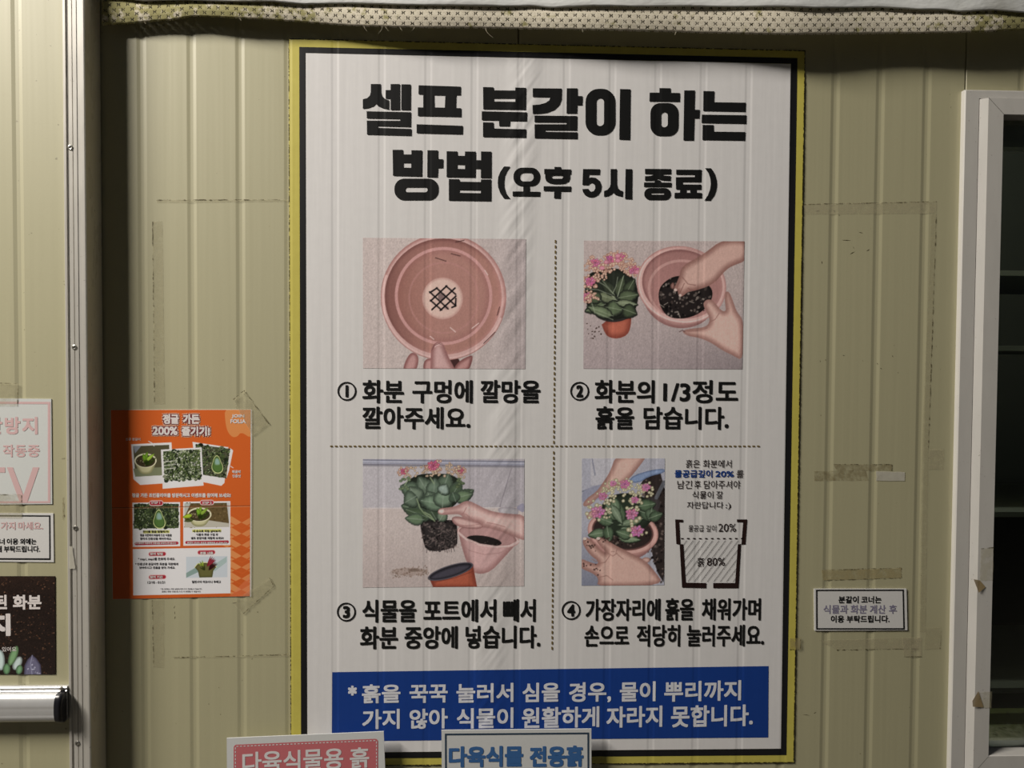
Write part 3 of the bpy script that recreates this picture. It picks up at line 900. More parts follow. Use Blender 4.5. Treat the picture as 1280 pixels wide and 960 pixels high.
P.ring(610, 482, 407, 411, 14, (222, 178, 170), op=0.8, a0=20, a1=200)
P.ell(603, 490, 136, 140, (216, 176, 160), edge=(196, 146, 134), wd=22)
P.ell(598, 478, 26, 26, (128, 100, 96)); P.ell(628, 552, 16, 14, (170, 130, 124), op=0.7)
for l in [((518, 452), (566, 420)), ((522, 508), (630, 406)), ((532, 566), (686, 420)), ((588, 570), (692, 474)), ((625, 406), (690, 462)), ((562, 420), (692, 540)), ((516, 446), (640, 560)), ((522, 503), (596, 568)), ((692, 490), (690, 540)), ((690, 540), (665, 550))]:
    P.stroke(l, 11, (26, 20, 22))
for l in [((555, 218), (625, 240)), ((690, 112), (745, 100)), ((660, 190), (720, 205)), ((985, 545), (970, 600)), ((955, 715), (880, 790))]:
    P.stroke(l, 6, (60, 32, 30), 0.8)
for l in [((520, 745), (545, 765)), ((800, 690), (845, 655)), ((655, 685), (690, 715)), ((905, 330), (885, 300))]:
    P.stroke(l, 6, (235, 200, 192), 0.8)
P.poly([(520, 990), (524, 905), (524, 840), (545, 792), (585, 778), (612, 800), (630, 850), (652, 900), (700, 990)], SK, edge=SKD, wd=44)
P.poly([(545, 830), (552, 798), (580, 786), (606, 798), (608, 812), (575, 806)], SKL, edge=(196, 140, 134), wd=10)
P.stroke([(532, 840), (548, 806), (580, 794), (604, 806)], 6, (128, 74, 70), 0.8)
P.grain(0.02)
print_grid('step_photo', P, [(453.5, 297.2), (657.5, 298.8), (656.5, 461.2), (453.8, 460.4)], L2, M_PHOTO, poster, (203, 197, 190), 'printed photo of an empty pot with net held by a thumb')

# ---- printed photo 2: hands putting soil into the pot beside a flowering plant
P = Paint(104, 58, 1174, 914, 268, 215, (174, 155, 150))
P.grad(lambda X, Y: (Y - 420) / 900 + 0.1, (152, 134, 136)); P.grad(lambda X, Y: (Y - 650) / 500 * np.clip((X - 500) / 600, 0, 1), (118, 104, 106)); P.grain(0.034)
P.specks(rect4(120, 600, 260, 720), 16, [(70, 50, 44)], 3, 6)
# small orange pot + plant
P.poly([(216, 596), (425, 548), (418, 640), (396, 688), (340, 712), (285, 708), (250, 685)], (180, 88, 62), edge=(132, 56, 40), wd=50, smooth=1)
P.poly([(170, 540), (200, 580), (290, 606), (380, 590), (440, 545), (420, 520), (250, 520)], (44, 40, 38))
P.poly([(112, 300), (180, 255), (290, 235), (400, 262), (452, 330), (470, 420), (462, 480), (440, 545), (360, 580), (280, 590), (190, 560), (125, 505), (112, 400)], (36, 40, 31), edge=(26, 28, 22), wd=40)
G1, G2, GE = (86, 94, 70), (54, 60, 44), (34, 38, 30)
for a in [(330, 455, 170, 40, 195, (116, 124, 90)), (310, 420, 140, 36, 230, G2), (330, 430, 150, 38, 285, (74, 84, 58)), (380, 420, 130, 40, 300, (60, 70, 48)), (330, 440, 150, 46, -10, (78, 90, 62)), (250, 480, 150, 44, 160, (84, 96, 66)),
          (250, 500, 130, 58, 10, (72, 84, 58)), (300, 560, 190, 38, 200, (92, 104, 74)), (320, 470, 150, 26, 5, (128, 138, 104)), (360, 510, 110, 50, 20, (58, 68, 46)), (220, 460, 110, 44, 210, (70, 82, 56))]:
    P.leaf(*a[:5], a[5], GE, (140, 150, 120))
for l in [[(130, 380), (200, 385), (290, 420), (322, 452)], [(200, 330), (250, 360), (300, 410)], [(330, 300), (320, 360), (302, 400)], [(370, 290), (350, 360), (330, 430)], [(190, 540), (240, 560), (300, 585)], [(110, 330), (180, 540)]]:
    P.stroke(l, 5, (158, 166, 138), 0.6)
for x, y_, r in [(285, 182, 46), (345, 165, 40), (180, 205, 44), (435, 250, 44), (148, 330, 46), (125, 430, 40)]:
    P.bloom(x, y_, r, 24, pink=(206, 100, 138))
for x, y_, r in [(225, 255, 46), (330, 240, 44), (385, 200, 38), (215, 290, 36), (160, 440, 36), (380, 240, 30), (130, 230, 30)]:
    P.bloom(x, y_, r, 22, pink=None)
for x, y_ in [(225, 240), (330, 190), (255, 200), (330, 158), (460, 265)]:
    P.ell(x, y_, 18, 14, (214, 128, 146), edge=(170, 90, 110), wd=8)
# big pot
P.poly([(480, 430), (560, 570), (690, 640), (820, 640), (930, 590), (1035, 430)], (190, 142, 134), edge=(140, 92, 88), wd=50)
P.ell(757, 352, 302, 258, (204, 156, 148), rot=14, edge=(172, 120, 114), wd=18)
P.ell(762, 346, 272, 228, (164, 112, 106), rot=14, edge=(132, 84, 80), wd=26, edge2=(170, 118, 112))
P.grad(lambda X, Y: np.where((X > 480) & (X < 1000) & (Y < 330), 0.25 * np.clip((330 - Y) / 250, 0, 1) * (((X - 762) / 270) ** 2 + ((Y - 346) / 240) ** 2 < 1), 0), (110, 66, 64))
P.ring(775, 392, 238, 200, 18, (190, 140, 132), rot=14, op=0.8, a0=120, a1=300)
P.ring(757, 352, 288, 244, 10, (224, 182, 174), rot=14, op=0.7, a0=30, a1=210)
soil = [(600, 390), (640, 330), (720, 285), (850, 300), (960, 360), (968, 440), (910, 520), (830, 565), (740, 580), (660, 562), (610, 490)]
P.poly(soil, (34, 27, 26), edge=(22, 17, 16), wd=30)
P.specks(soil, 130, [(86, 74, 68), (62, 50, 46), (120, 106, 98), (14, 11, 11)], 3, 9)
for l in [((735, 530), (750, 570)), ((610, 480), (640, 500)), ((640, 485), (665, 470)), ((810, 460), (840, 470))]:
    P.stroke(l, 4, (176, 160, 146), 0.8)
HS, HD = (196, 152, 138), (140, 94, 84)
P.poly([(680, 350), (700, 330), (712, 352), (704, 380), (686, 376)], (150, 104, 94), edge=(100, 62, 56), wd=14, smooth=1)
P.poly([(1200, 40), (1020, 50), (920, 130), (845, 178), (785, 208), (748, 248), (742, 292), (722, 340), (703, 376), (712, 397), (732, 388), (734, 412), (748, 432), (768, 424), (800, 396), (850, 388), (930, 362), (990, 325), (1035, 268), (1085, 225), (1200, 185)], HS, edge=HD, wd=52)
for l in [[(742, 330), (730, 360), (724, 388)], [(775, 340), (760, 375), (745, 405)], [(762, 300), (800, 345), (850, 352)], [(800, 372), (820, 385), (870, 380)]]:
    P.stroke(l, 6, (128, 82, 74), 0.75)
P.ell(716, 384, 11, 9, (212, 172, 160)); P.ell(748, 420, 10, 9, (212, 172, 160))
P.poly([(1180, 860), (1180, 590), (1130, 530), (1108, 470), (1082, 402), (1060, 390), (1044, 408), (1050, 470), (1058, 530), (1020, 518), (985, 470), (955, 446), (918, 450), (902, 480), (920, 520), (944, 560), (948, 600), (920, 632), (850, 640), (790, 648), (760, 662), (800, 692), (880, 704), (960, 736), (1040, 790), (1110, 822)], (208, 164, 150), edge=(150, 104, 94), wd=46)
for l in [[(945, 600), (985, 580), (1010, 540)], [(800, 660), (870, 655), (930, 640)], [(930, 470), (920, 490), (930, 515)], [(1058, 400), (1060, 430)]]:
    P.stroke(l, 6, (146, 98, 88), 0.7)
P.stroke([(745, 664), (766, 654), (782, 664)], 6, (90, 62, 60), 0.8)
P.grain(0.02)
print_grid('step_photo', P, [(729.8, 300.8), (930.6, 301.6), (928.0, 461.6), (729.2, 460.8)], L2, M_PHOTO, poster, (188, 183, 178), 'printed photo of hands filling a pot beside a flowering plant')

# ---- printed photo 3: plant lifted out of its pot
P = Paint(72, 75, 1148, 930, 269, 214, (196, 179, 175))
P.grad(lambda X, Y: np.where(Y < 400, 1, 0), (184, 176, 182))
P.grad(lambda X, Y: np.where(Y < 400, np.clip((X - 400) / 900, 0, 0.4), 0), (160, 150, 158))
P.grad(lambda X, Y: np.where(Y > 400, np.clip((Y - 520) / 600, 0, 0.6), 0), (174, 156, 152)); P.grain(0.022)
for y_, c in ((82, (120, 120, 140)), (92, (172, 172, 190)), (102, (146, 146, 166)), (113, (112, 108, 124)), (120, (150, 144, 152))):
    P.stroke([(60, y_), (1160, y_ + 12)], 9, c)
P.stroke([(1062, 140), (1040, 210), (985, 395)], 6, (136, 126, 136), 0.8)
P.stroke([(60, 402), (1000, 402)], 5, (208, 200, 204), 0.8)
P.poly([(1090, 400), (1150, 360), (1150, 440), (1110, 420)], (150, 144, 166)); P.poly([(940, 400), (1090, 395), (1120, 430), (1060, 500)], (178, 170, 176), edge=(160, 150, 158), wd=20)
P.ell(385, 826, 120, 26, (164, 140, 130), op=0.7); P.specks([(250, 806), (500, 786), (520, 850), (260, 872)], 160, [(140, 114, 102), (150, 126, 114), (120, 98, 86)], 2, 4.5); P.ell(412, 816, 40, 11, (112, 90, 78), op=0.7)
# pink pot
P.poly([(700, 535), (730, 660), (760, 760), (800, 832), (860, 848), (930, 826), (1010, 740), (1075, 668), (1118, 618), (950, 560)], (204, 158, 156), edge=(160, 112, 110), wd=50, smooth=1)
P.ell(907, 590, 212, 72, (218, 176, 172), rot=11, edge=(186, 138, 134), wd=10)
P.ell(905, 590, 196, 60, (184, 136, 134), rot=11, edge=(152, 106, 104), wd=16)
P.ell(880, 622, 118, 32, (34, 28, 28), rot=9); P.specks([(780, 600), (980, 640), (960, 655), (800, 640)], 30, [(80, 68, 64), (14, 11, 12)], 3, 6)
P.stroke([(708, 566), (760, 610), (850, 648), (960, 664), (1050, 658), (1110, 628)], 14, (226, 184, 180), 0.9)
P.stroke([(724, 650), (790, 690), (880, 715), (980, 706), (1040, 684)], 6, (176, 128, 126), 0.7)
# orange pot
P.poly([(512, 868), (545, 945), (836, 945), (818, 850), (806, 790)], (180, 82, 50), edge=(128, 50, 32), wd=44, smooth=0)
P.stroke([(540, 900), (680, 872), (810, 826)], 5, (120, 48, 32), 0.8)
P.ell(656, 828, 158, 42, (36, 32, 38), rot=-17); P.ell(656, 830, 144, 33, (70, 66, 78), rot=-17, edge=(38, 36, 44), wd=20)
P.ring(656, 827, 152, 39, 7, (96, 92, 104), rot=-17, op=0.8)
# roots
rb = [(448, 488), (560, 480), (696, 484), (702, 590), (700, 655), (640, 678), (570, 692), (492, 684), (470, 610)]
P.poly(rb, (48, 42, 42), edge=(30, 25, 26), wd=30, smooth=1)
P.specks(rb, 110, [(20, 16, 17), (74, 64, 62), (100, 88, 84)], 3, 8)
for _ in range(70):
    x, y_ = rng.uniform(468, 690), rng.uniform(520, 672); a = rng.uniform(-0.7, 0.7) + (0 if rng.uniform() < 0.7 else 1.4); L = rng.uniform(16, 46)
    P.stroke([(x, y_), (x + L * 0.5 * math.cos(a), y_ + L * 0.5 * math.sin(a) + 3), (x + L * math.cos(a), y_ + L * math.sin(a))], 2.6, (150, 126, 122), 0.6)
for x in range(500, 690, 16): P.stroke([(x, 672), (x + rng.uniform(-8, 8), 690 + rng.uniform(0, 14))], 4, (60, 50, 50), 0.8)
# foliage
def fan(lst, ed, ve):
    for x, y_, L, w_, a, c in lst: P.leaf(x, y_, L, w_, a, c, ed, ve)
P.poly([(340, 250), (420, 180), (540, 170), (680, 180), (740, 250), (720, 350), (640, 420), (600, 490), (450, 490), (400, 440), (350, 360)], (38, 46, 36), edge=(30, 36, 28), wd=40)
ED, VE = (62, 76, 62), (146, 160, 142)
fan([(520, 330, 160, 62, 240, (112, 132, 110)), (440, 300, 130, 58, 200, (92, 112, 90)), (440, 360, 120, 66, 240, (118, 136, 114)), (600, 290, 130, 54, 290, (96, 116, 94)), (660, 330, 130, 44, 300, (78, 98, 72)), (540, 330, 130, 56, 275, (108, 130, 108)),
     (690, 350, 140, 42, 330, (84, 104, 74)), (680, 340, 130, 44, 345, (90, 110, 80)), (460, 420, 140, 52, 195, (70, 88, 64)), (520, 470, 190, 46, 200, (66, 84, 58)), (480, 480, 130, 40, 185, (84, 104, 76)), (560, 480, 110, 40, 240, (52, 66, 48)), (640, 430, 130, 40, 250, (56, 70, 50)),
     (430, 320, 100, 60, 150, (110, 130, 108)), (540, 400, 120, 70, 250, (104, 124, 100)), (620, 380, 180, 56, 190, (100, 122, 98)), (600, 400, 140, 68, 275, (110, 132, 108)), (590, 310, 80, 44, 300, (142, 160, 150)), (580, 490, 90, 36, 300, (112, 130, 106)), (690, 360, 70, 40, 250, (70, 90, 70))], ED, VE)
for l in [[(430, 340), (450, 400), (480, 440), (540, 480)], [(480, 430), (520, 450), (550, 490)], [(520, 200), (545, 240)], [(380, 200), (350, 250)], [(730, 200), (700, 260)]]:
    P.stroke(l, 8, (142, 160, 118), 0.8)
for x, y_, r in [(540, 120, 52), (345, 158, 34), (715, 152, 34)]:
    P.bloom(x, y_, r, 18, pink=(206, 92, 128), bud=(218, 186, 160))
for x, y_, r in [(600, 150, 40), (510, 160, 32), (670, 150, 38), (400, 160, 36), (730, 185, 26), (480, 145, 26), (365, 190, 22), (645, 125, 26)]:
    P.bloom(x, y_, r, 12, pink=None, bud=(216, 188, 160), dark=(140, 112, 90))
for _ in range(9):
    x, y_ = rng.uniform(320, 380), rng.uniform(200, 275); P.ell(x, y_, 12, 9, (112, 130, 92), edge=(70, 86, 60), wd=6)
for _ in range(9):
    x, y_ = rng.uniform(690, 745), rng.uniform(205, 270); P.ell(x, y_, 12, 9, (96, 112, 76), edge=(60, 74, 50), wd=6)
# hand and arm
P.poly([(660, 470), (690, 455), (760, 470), (860, 500), (880, 530), (840, 545), (760, 542), (705, 526), (670, 500)], (214, 170, 164), edge=(150, 102, 100), wd=26)
P.poly([(1170, 630), (1170, 450), (1040, 442), (950, 430), (890, 410), (830, 378), (775, 352), (735, 362), (700, 388), (640, 400), (585, 402), (566, 428), (585, 450), (650, 446), (716, 442), (740, 470), (800, 492), (860, 500), (870, 528), (920, 532), (1010, 566), (1090, 600)], (220, 178, 172), edge=(166, 118, 114), wd=44)
for l in [[(730, 440), (760, 445), (800, 480), (850, 496)], [(720, 520), (790, 520), (850, 512)], [(760, 400), (745, 430), (738, 440)], [(900, 500), (960, 512), (1020, 530)]]:
    P.stroke(l, 6, (168, 116, 112), 0.75)
P.poly([(572, 430), (580, 412), (612, 408), (615, 430), (595, 442)], (236, 200, 194), edge=(214, 170, 164), wd=10, smooth=1)
P.grain(0.02)
print_grid('step_photo', P, [(453.6, 573.6), (655.4, 573.6), (655.0, 732.8), (453.4, 734.4)], L2, M_PHOTO, poster, (200, 196, 193), 'printed photo of a hand lifting a plant with roots')

# ---- printed photo 4: pressing the soil around the plant
P = Paint(92, 70, 645, 916, 138, 212, (160, 158, 170))
P.grad(lambda X, Y: np.clip((Y - 500) / 400, 0, 1) * (X < 330), (120, 122, 140)); P.grad(lambda X, Y: np.where((X > 150) & (X < 330) & (Y < 250), 0.6, 0), (186, 180, 184))
P.stroke([(90, 290), (240, 240), (330, 150)], 10, (118, 120, 138)); P.stroke([(160, 70), (180, 180)], 8, (128, 128, 146))
P.poly([(90, 280), (250, 230), (240, 330), (90, 380)], (138, 138, 158))
P.poly([(470, 210), (660, 130), (660, 930), (580, 800), (540, 560), (520, 340)], (46, 37, 35), smooth=1); P.specks(rect4(500, 180, 640, 900), 120, [(26, 20, 20), (76, 62, 58), (98, 82, 76)], 4, 10)
P.poly([(395, 225), (440, 180), (560, 145), (645, 138), (645, 165), (540, 190), (470, 235)], (122, 142, 178), edge=(90, 106, 140), wd=14, smooth=1)
P.poly([(520, 330), (590, 330), (625, 360), (590, 450), (520, 440)], (58, 52, 52)); P.stroke([(590, 330), (640, 230)], 26, (90, 92, 100), 0.9)
P.grain(0.025)
HA, HAD = (206, 164, 150), (152, 108, 98)
P.poly([(320, 40), (535, 40), (470, 130), (400, 215), (330, 260), (250, 300), (195, 330), (160, 375), (110, 392), (96, 372), (130, 330), (190, 290), (225, 240), (280, 160)], HA, edge=HAD, wd=46)
P.poly([(120, 450), (150, 415), (180, 420), (175, 460), (130, 475)], (190, 146, 134), edge=HAD, wd=16)
# pot
P.poly([(133, 540), (160, 650), (260, 740), (480, 745), (580, 650), (606, 540)], (190, 136, 128), edge=(140, 92, 88), wd=40)
P.ell(368, 560, 238, 150, (206, 154, 144), rot=8, edge=(168, 116, 108), wd=14); P.ell(366, 556, 208, 126, (48, 36, 34), rot=8, edge=(120, 76, 70), wd=18)
P.specks([(190, 560), (300, 470), (500, 490), (560, 570), (500, 660), (330, 660)], 110, [(24, 18, 18), (80, 64, 58), (104, 86, 78)], 3, 8)
# plant
P.poly([(200, 400), (300, 300), (480, 300), (580, 400), (570, 480), (480, 560), (400, 610), (290, 580), (230, 500)], (40, 49, 37), edge=(30, 36, 28), wd=40)
for a in [(330, 480, 150, 36, 235, (88, 106, 78)), (360, 500, 150, 34, 260, (72, 90, 64)), (300, 500, 130, 36, 200, (78, 96, 70)), (480, 420, 140, 44, 20, (84, 104, 78)), (470, 390, 120, 40, 350, (70, 90, 64)), (460, 480, 130, 40, 150, (96, 116, 88)), (500, 470, 180, 30, 165, (112, 130, 100)),
          (340, 600, 150, 26, 5, (104, 122, 92)), (250, 560, 120, 34, 170, (84, 102, 76)), (260, 520, 110, 36, 80, (66, 84, 60)), (420, 590, 110, 34, 200, (76, 94, 68)), (300, 330, 120, 30, 70, (84, 102, 76)), (560, 400, 90, 40, 100, (90, 110, 84)), (540, 470, 100, 34, 340, (76, 96, 70)), (290, 380, 150, 30, 60, (118, 136, 108))]:
    P.leaf(*a[:5], a[5], (52, 66, 48), (150, 164, 136))
BU, BD_ = (216, 204, 168), (140, 130, 96)
for x, y_, r in [(300, 250, 50), (430, 275, 50), (260, 330, 46), (160, 385, 34), (420, 330, 48), (480, 290, 36), (450, 385, 40), (520, 300, 40), (250, 430, 36), (330, 275, 40), (270, 290, 36)]:
    P.bloom(x, y_, r, 13, pink=None, bud=BU, dark=BD_)
for x, y_, r in [(200, 425, 60), (425, 440, 54), (462, 552, 56), (232, 320, 40), (378, 240, 44), (520, 262, 40), (446, 345, 34), (300, 235, 30)]:
    P.bloom(x, y_, r, 9, pink=(210, 118, 164), bud=BU, dark=BD_)
# near hand with spread fingers
P.poly([(80, 730), (150, 762), (204, 774), (196, 748), (150, 715), (104, 650), (97, 612), (116, 590), (150, 606), (205, 665), (246, 700), (254, 690), (210, 648), (186, 612), (200, 592), (240, 598), (310, 645), (400, 690), (470, 726), (520, 752), (580, 820), (650, 920), (190, 930), (208, 868), (160, 830), (80, 800)], (204, 160, 146), edge=(150, 104, 94), wd=44)
P.poly([(490, 745), (510, 728), (545, 730), (552, 752), (528, 772)], (200, 156, 144), edge=HAD, wd=14)
for l in [[(205, 770), (250, 760), (280, 715)], [(255, 692), (300, 720), (330, 700)], [(330, 668), (320, 700), (370, 740)], [(215, 860), (260, 850), (300, 880)], [(160, 740), (190, 756)], [(290, 690), (310, 690)]]:
    P.stroke(l, 6, (150, 104, 94), 0.7)
P.specks([(100, 600), (180, 640), (200, 700), (130, 660)], 26, [(60, 40, 36), (90, 60, 52)], 3, 7); P.specks([(95, 740), (220, 780), (210, 850), (100, 800)], 18, [(70, 46, 42)], 3, 6)
P.specks(rect4(200, 595, 290, 625), 14, [(60, 40, 36)], 3, 6)
P.ell(112, 603, 12, 9, (222, 184, 172)); P.ell(202, 602, 13, 9, (222, 184, 172))
P.grain(0.02)
print_grid('step_photo', P, [(727.4, 573.2), (831.0, 573.0), (830.2, 731.4), (727.0, 732.0)], L2, M_PHOTO, poster, (190, 186, 182), 'printed photo of hands pressing soil around a plant')

# ---- orange flyer on the wall, lower left of the poster
YQ = -0.0016
FL = [(138.2, 512.2), (314.2, 511.8), (313.4, 745.6), (140.6, 749.4)]
fb = at(227, 748, YQ)
fly = thing('event_flyer', fb, 'orange event flyer with small plant photos, taped to the wall beside the door edge', 'flyer')
OR, ORD = (212, 100, 44), (200, 90, 38)
P = Paint(138, 512, 314, 748, 352, 472, OR); P.sat = 1.0
P.grad(lambda X, Y: np.clip((Y - 600) / 260, 0, 0.5), ORD)
def rot4(q): return q
P.poly([(281, 508), (282, 528), (285, 540), (291, 546.5), (297, 546), (301, 541), (306, 542), (312, 546.5), (318, 545), (318, 508)], (222, 142, 84), smooth=2)
for k in range(7):
    y_ = 646 + k * 14.2
    P.poly([(290, y_), (303, y_ + 8), (290, y_ + 14), (278, y_ + 8)], (224, 144, 88), smooth=0)
    P.poly([(303, y_ + 8.5), (316, y_ + 1), (316, y_ + 15)], (222, 138, 84), smooth=0)
for k in range(8):
    y_ = 640 + k * 14.2
    P.stroke([(289.5, y_ + 1), (304, y_ + 8.2), (316, y_ + 1)], 1.5, OR); P.stroke([(276, y_ + 8), (290, y_ + 1)], 1.5, OR)
WH = (232, 228, 232)
GR = [(52, 64, 40), (84, 100, 58), (112, 130, 80), (34, 40, 28), (150, 160, 128), (62, 76, 58), (44, 52, 36)]
def bush(q, n=330, base=(66, 78, 54), pal=GR, rm=0.35, rx=1.0):
    P.poly(q, base, smooth=0); P.specks(q, n // 3, [tuple(int(0.7 * v) for v in c) for c in pal], 1.0, 2.6); P.specks(q, int(n * 1.7), pal, rm, rx)
def gourd(x, y_, s):
    g = [(x, y_ - 11 * s), (x + 3 * s, y_ - 8 * s), (x + 4.5 * s, y_ - 3 * s), (x + 7.5 * s, y_ + 3 * s), (x + 7 * s, y_ + 9 * s), (x + 2 * s, y_ + 12 * s), (x - 4 * s, y_ + 10 * s), (x - 7 * s, y_ + 4 * s), (x - 5 * s, y_ - 2 * s), (x - 3.4 * s, y_ - 8 * s)]
    P.poly([(x + (a - x) * 1.14, y_ + (b_ - y_) * 1.12) for a, b_ in g], (206, 214, 150)); P.poly(g, (88, 120, 62), edge=(60, 86, 44), wd=2)
    P.poly([(x - 3 * s, y_ - 8 * s), (x + 2.6 * s, y_ - 8 * s), (x + 5 * s, y_ - 1 * s), (x + 3 * s, y_ + 2 * s), (x - 4 * s, y_ + 1.5 * s)], (146, 178, 170), edge=(118, 146, 104), wd=2.2)
def bowl(x, y_, rx, ry, h):
    P.poly([(x - rx, y_), (x - rx * 0.75, y_ + h * 0.6), (x - rx * 0.4, y_ + h), (x + rx * 0.4, y_ + h), (x + rx * 0.75, y_ + h * 0.6), (x + rx, y_)], (206, 200, 160), edge=(150, 146, 108), wd=4)
    P.ell(x, y_, rx, ry, (232, 226, 196)); P.ell(x, y_ + 0.5, rx * 0.88, ry * 0.84, (70, 60, 42)); P.specks([(x - rx * .8, y_), (x, y_ - ry * .7), (x + rx * .8, y_), (x, y_ + ry * .8)], 60, [(40, 34, 24), (120, 106, 78), (160, 150, 120)], 0.4, 0.9)
    P.leaf(x - 2, y_ + 2, 14, 2.6, -70, (120, 160, 50), (86, 120, 34), None, False); P.leaf(x, y_ + 1, 15, 2.2, -40, (148, 178, 70), (96, 130, 40), None, False); P.leaf(x, y_, 9, 2.5, -110, (110, 150, 44), (80, 112, 30), None, False)
# polaroids
P.poly([(163, 554.5), (214, 552.5), (216, 603), (174, 605.5), (165.5, 598)], WH, smooth=0)
q = [(165.5, 557), (211, 555.5), (212, 593), (168, 595)]; P.poly(q, (86, 82, 60), smooth=0); P.poly([(165.5, 585), (212, 583), (212, 593), (168, 595)], (132, 136, 108), smooth=0); P.poly([(165.5, 557), (176, 556.5), (168, 566)], (150, 154, 166), smooth=0)
bowl(181, 575, 14, 9, 17)
P.stroke([(185, 551), (189, 553), (192, 557)], 0.9, WH)
P.poly([(240.5, 552), (286, 559), (281, 604), (277, 607.5), (246, 601)], WH, smooth=0)
q = [(244, 555), (288, 561), (283, 598), (250, 593)]; P.poly([(288, 560), (292, 563), (287, 588), (283, 600)], WH, smooth=0); bush(q, 260, (84, 84, 66)); gourd(271.5, 580, 0.95)
P.poly([(200.5, 561.5), (252, 559), (254.5, 607), (202.5, 610.5)], WH, smooth=0)
q = [(203.5, 563.5), (250, 561.5), (251, 598.5), (205, 601)]; bush(q, 520, (96, 108, 70), GR + [(190, 196, 170), (206, 206, 196)])
for _ in range(46):
    x, y_ = rng.uniform(212, 246), rng.uniform(566, 598); a = rng.uniform(-2.6, -0.5); L = rng.uniform(3, 9)
    P.stroke([(x, y_), (x + L * math.cos(a), y_ + L * math.sin(a))], 0.8, GR[rng.integers(3)], 0.9)
for y_ in (577, 581.5, 586): P.stroke([(204, y_), (219, y_ - 1.5)], 1.0, (206, 206, 196), 0.9)
P.stroke([(289, 583), (292, 585)], 0.9, WH)
# step cards
P.poly(rect4(164, 627.5, 224.5, 683), WH, smooth=0); q = rect4(166, 629.5, 222.5, 660); bush(q, 380, (62, 74, 50)); gourd(197.5, 648, 1.0)
P.poly(rect4(228.5, 627, 288.6, 682.5), WH, smooth=0); q = rect4(230.3, 629, 287, 659.5); P.poly(q, (104, 86, 56), smooth=0); P.specks(q, 120, [(86, 70, 44), (124, 104, 70)], 0.5, 1.2)
P.poly([(230.3, 629), (238, 629), (230.3, 646)], (186, 190, 186), smooth=0); P.poly([(230.3, 650), (262, 651), (287, 655), (287, 659.5), (230.3, 659.5)], (196, 190, 178), smooth=0); P.poly([(284, 629), (287, 629), (287, 656)], (206, 204, 206), smooth=0)
bowl(249, 643.5, 15.5, 9, 15); P.leaf(240, 644, 13, 2.6, 168, (148, 170, 50), (100, 122, 30), None, False)
PILL, PD = (176, 46, 62), (230, 190, 190)
def pill(x0, y0, x1, y1, rim=True):
    if rim: P.poly(rrect(x0 - .9, y0 - .9, x1 + .9, y1 + .9, 9), (236, 206, 206), smooth=0)
    P.poly(rrect(x0, y0, x1, y1, 9), PILL, smooth=0)
pill(186, 625.8, 202.5, 631); pill(250.5, 626, 267, 630.8)
P.poly(rect4(177.5, 662.6, 211, 666.2), (224, 222, 130), smooth=0); P.poly(rect4(240, 662.2, 277, 665.6), (224, 222, 130), smooth=0)
pill(166.5, 677, 222.3, 680.8, False); pill(231, 676.6, 286.8, 680.2, False)
P.poly(rect4(164, 685.6, 289, 743.8), WH, smooth=0)
pill(184.5, 690, 206, 694.6); pill(184.5, 719, 206, 723.6); pill(247, 688.9, 269, 693.6)
q = rect4(232, 696.5, 285, 723.2); P.poly(q, (206, 212, 222), smooth=0)
P.poly([(232, 717), (252, 706), (252, 714), (232, 723)], (142, 164, 160), smooth=0); P.poly([(266, 708), (284, 697), (284, 704), (268, 716)], (176, 194, 194), smooth=0)
P.poly([(243, 710), (246.5, 706), (256, 704.5), (266, 706), (270.5, 710), (267, 714.5), (265.5, 723), (249, 723), (247, 714.5)], (108, 104, 62), edge=(82, 80, 46), wd=3, smooth=0)
P.stroke([(243, 710), (246.5, 705.6), (256, 704), (266, 705.6), (270.8, 710)], 0.8, (226, 224, 150))
for a in (-70, -60, -50, -42, -35): P.leaf(259, 709, 14, 1.1, a, (150, 48, 62), (110, 30, 46), None, False)
for a in (-150, -125, -100): P.leaf(254, 709, 8, 0.9, a, (140, 160, 60), (96, 112, 40), None, False)
P.stroke([(130, 633.6), (320, 633.0)], 0.9, (120, 60, 36), 0.75); P.stroke([(130, 634.7), (320, 634.1)], 0.7, (236, 200, 176), 0.4)
P.poly([(286, 749), (314, 722), (316, 749)], (226, 130, 96), smooth=0, op=0.45)
sheet_mesh(FL, YQ + 0.0010, 0.0008).build('paper_backing', paper('flyer_paper_edge', (0.74, 0.70, 0.64)), fly)
art = print_grid('printed_artwork', P, [(138.6, 512.6), (313.2, 512.2), (312.4, 745.2), (141.0, 749.0)], YQ + 0.0006, M_PRINT, fly, (222, 219, 220), 'orange printed artwork with small plant photos')
M_FW = paper('flyer_lettering_white', (0.80, 0.74, 0.72)); M_FR = paper('flyer_lettering_outline', (0.17, 0.018, 0.03)); M_FK = paper('flyer_lettering_dark', (0.022, 0.018, 0.025)); M_FO = paper('flyer_headline_glow', (0.78, 0.50, 0.36))
YW = YQ + 0.0003
m1, m2, m0 = MB(), MB(), MB()
for s_, x0, x1, y0, y1 in (('정글', 203.5, 223.5, 517.6, 530), ('가든', 228.5, 249.5, 517.6, 530), ('200%', 190.5, 222, 533.2, 543.8), ('즐기기!', 227, 262.5, 533, 545)):
    write(m0, s_, x0 - 1.7, x1 + 1.7, y0 - 1.7, y1 + 1.7, YW, 0.205)
    write(m1, s_, x0 - .9, x1 + .9, y0 - .9, y1 + .9, YW - 0.0001, 0.145)
    write(m2, s_, x0, x1, y0, y1, YW - 0.0002, 0.050)
hd = m2.build('headline_lettering', M_FW, fly, label='white flyer headline lettering')
m1.build('headline_outline', M_FR, hd); m0.build('headline_glow', M_FO, hd)
m = MB()
write(m, 'JOIN', 289.5, 305.5, 517.8, 523.0, YW, 0.055); write(m, 'FOLIA', 288, 307.3, 524, 529.2, YW, 0.055)
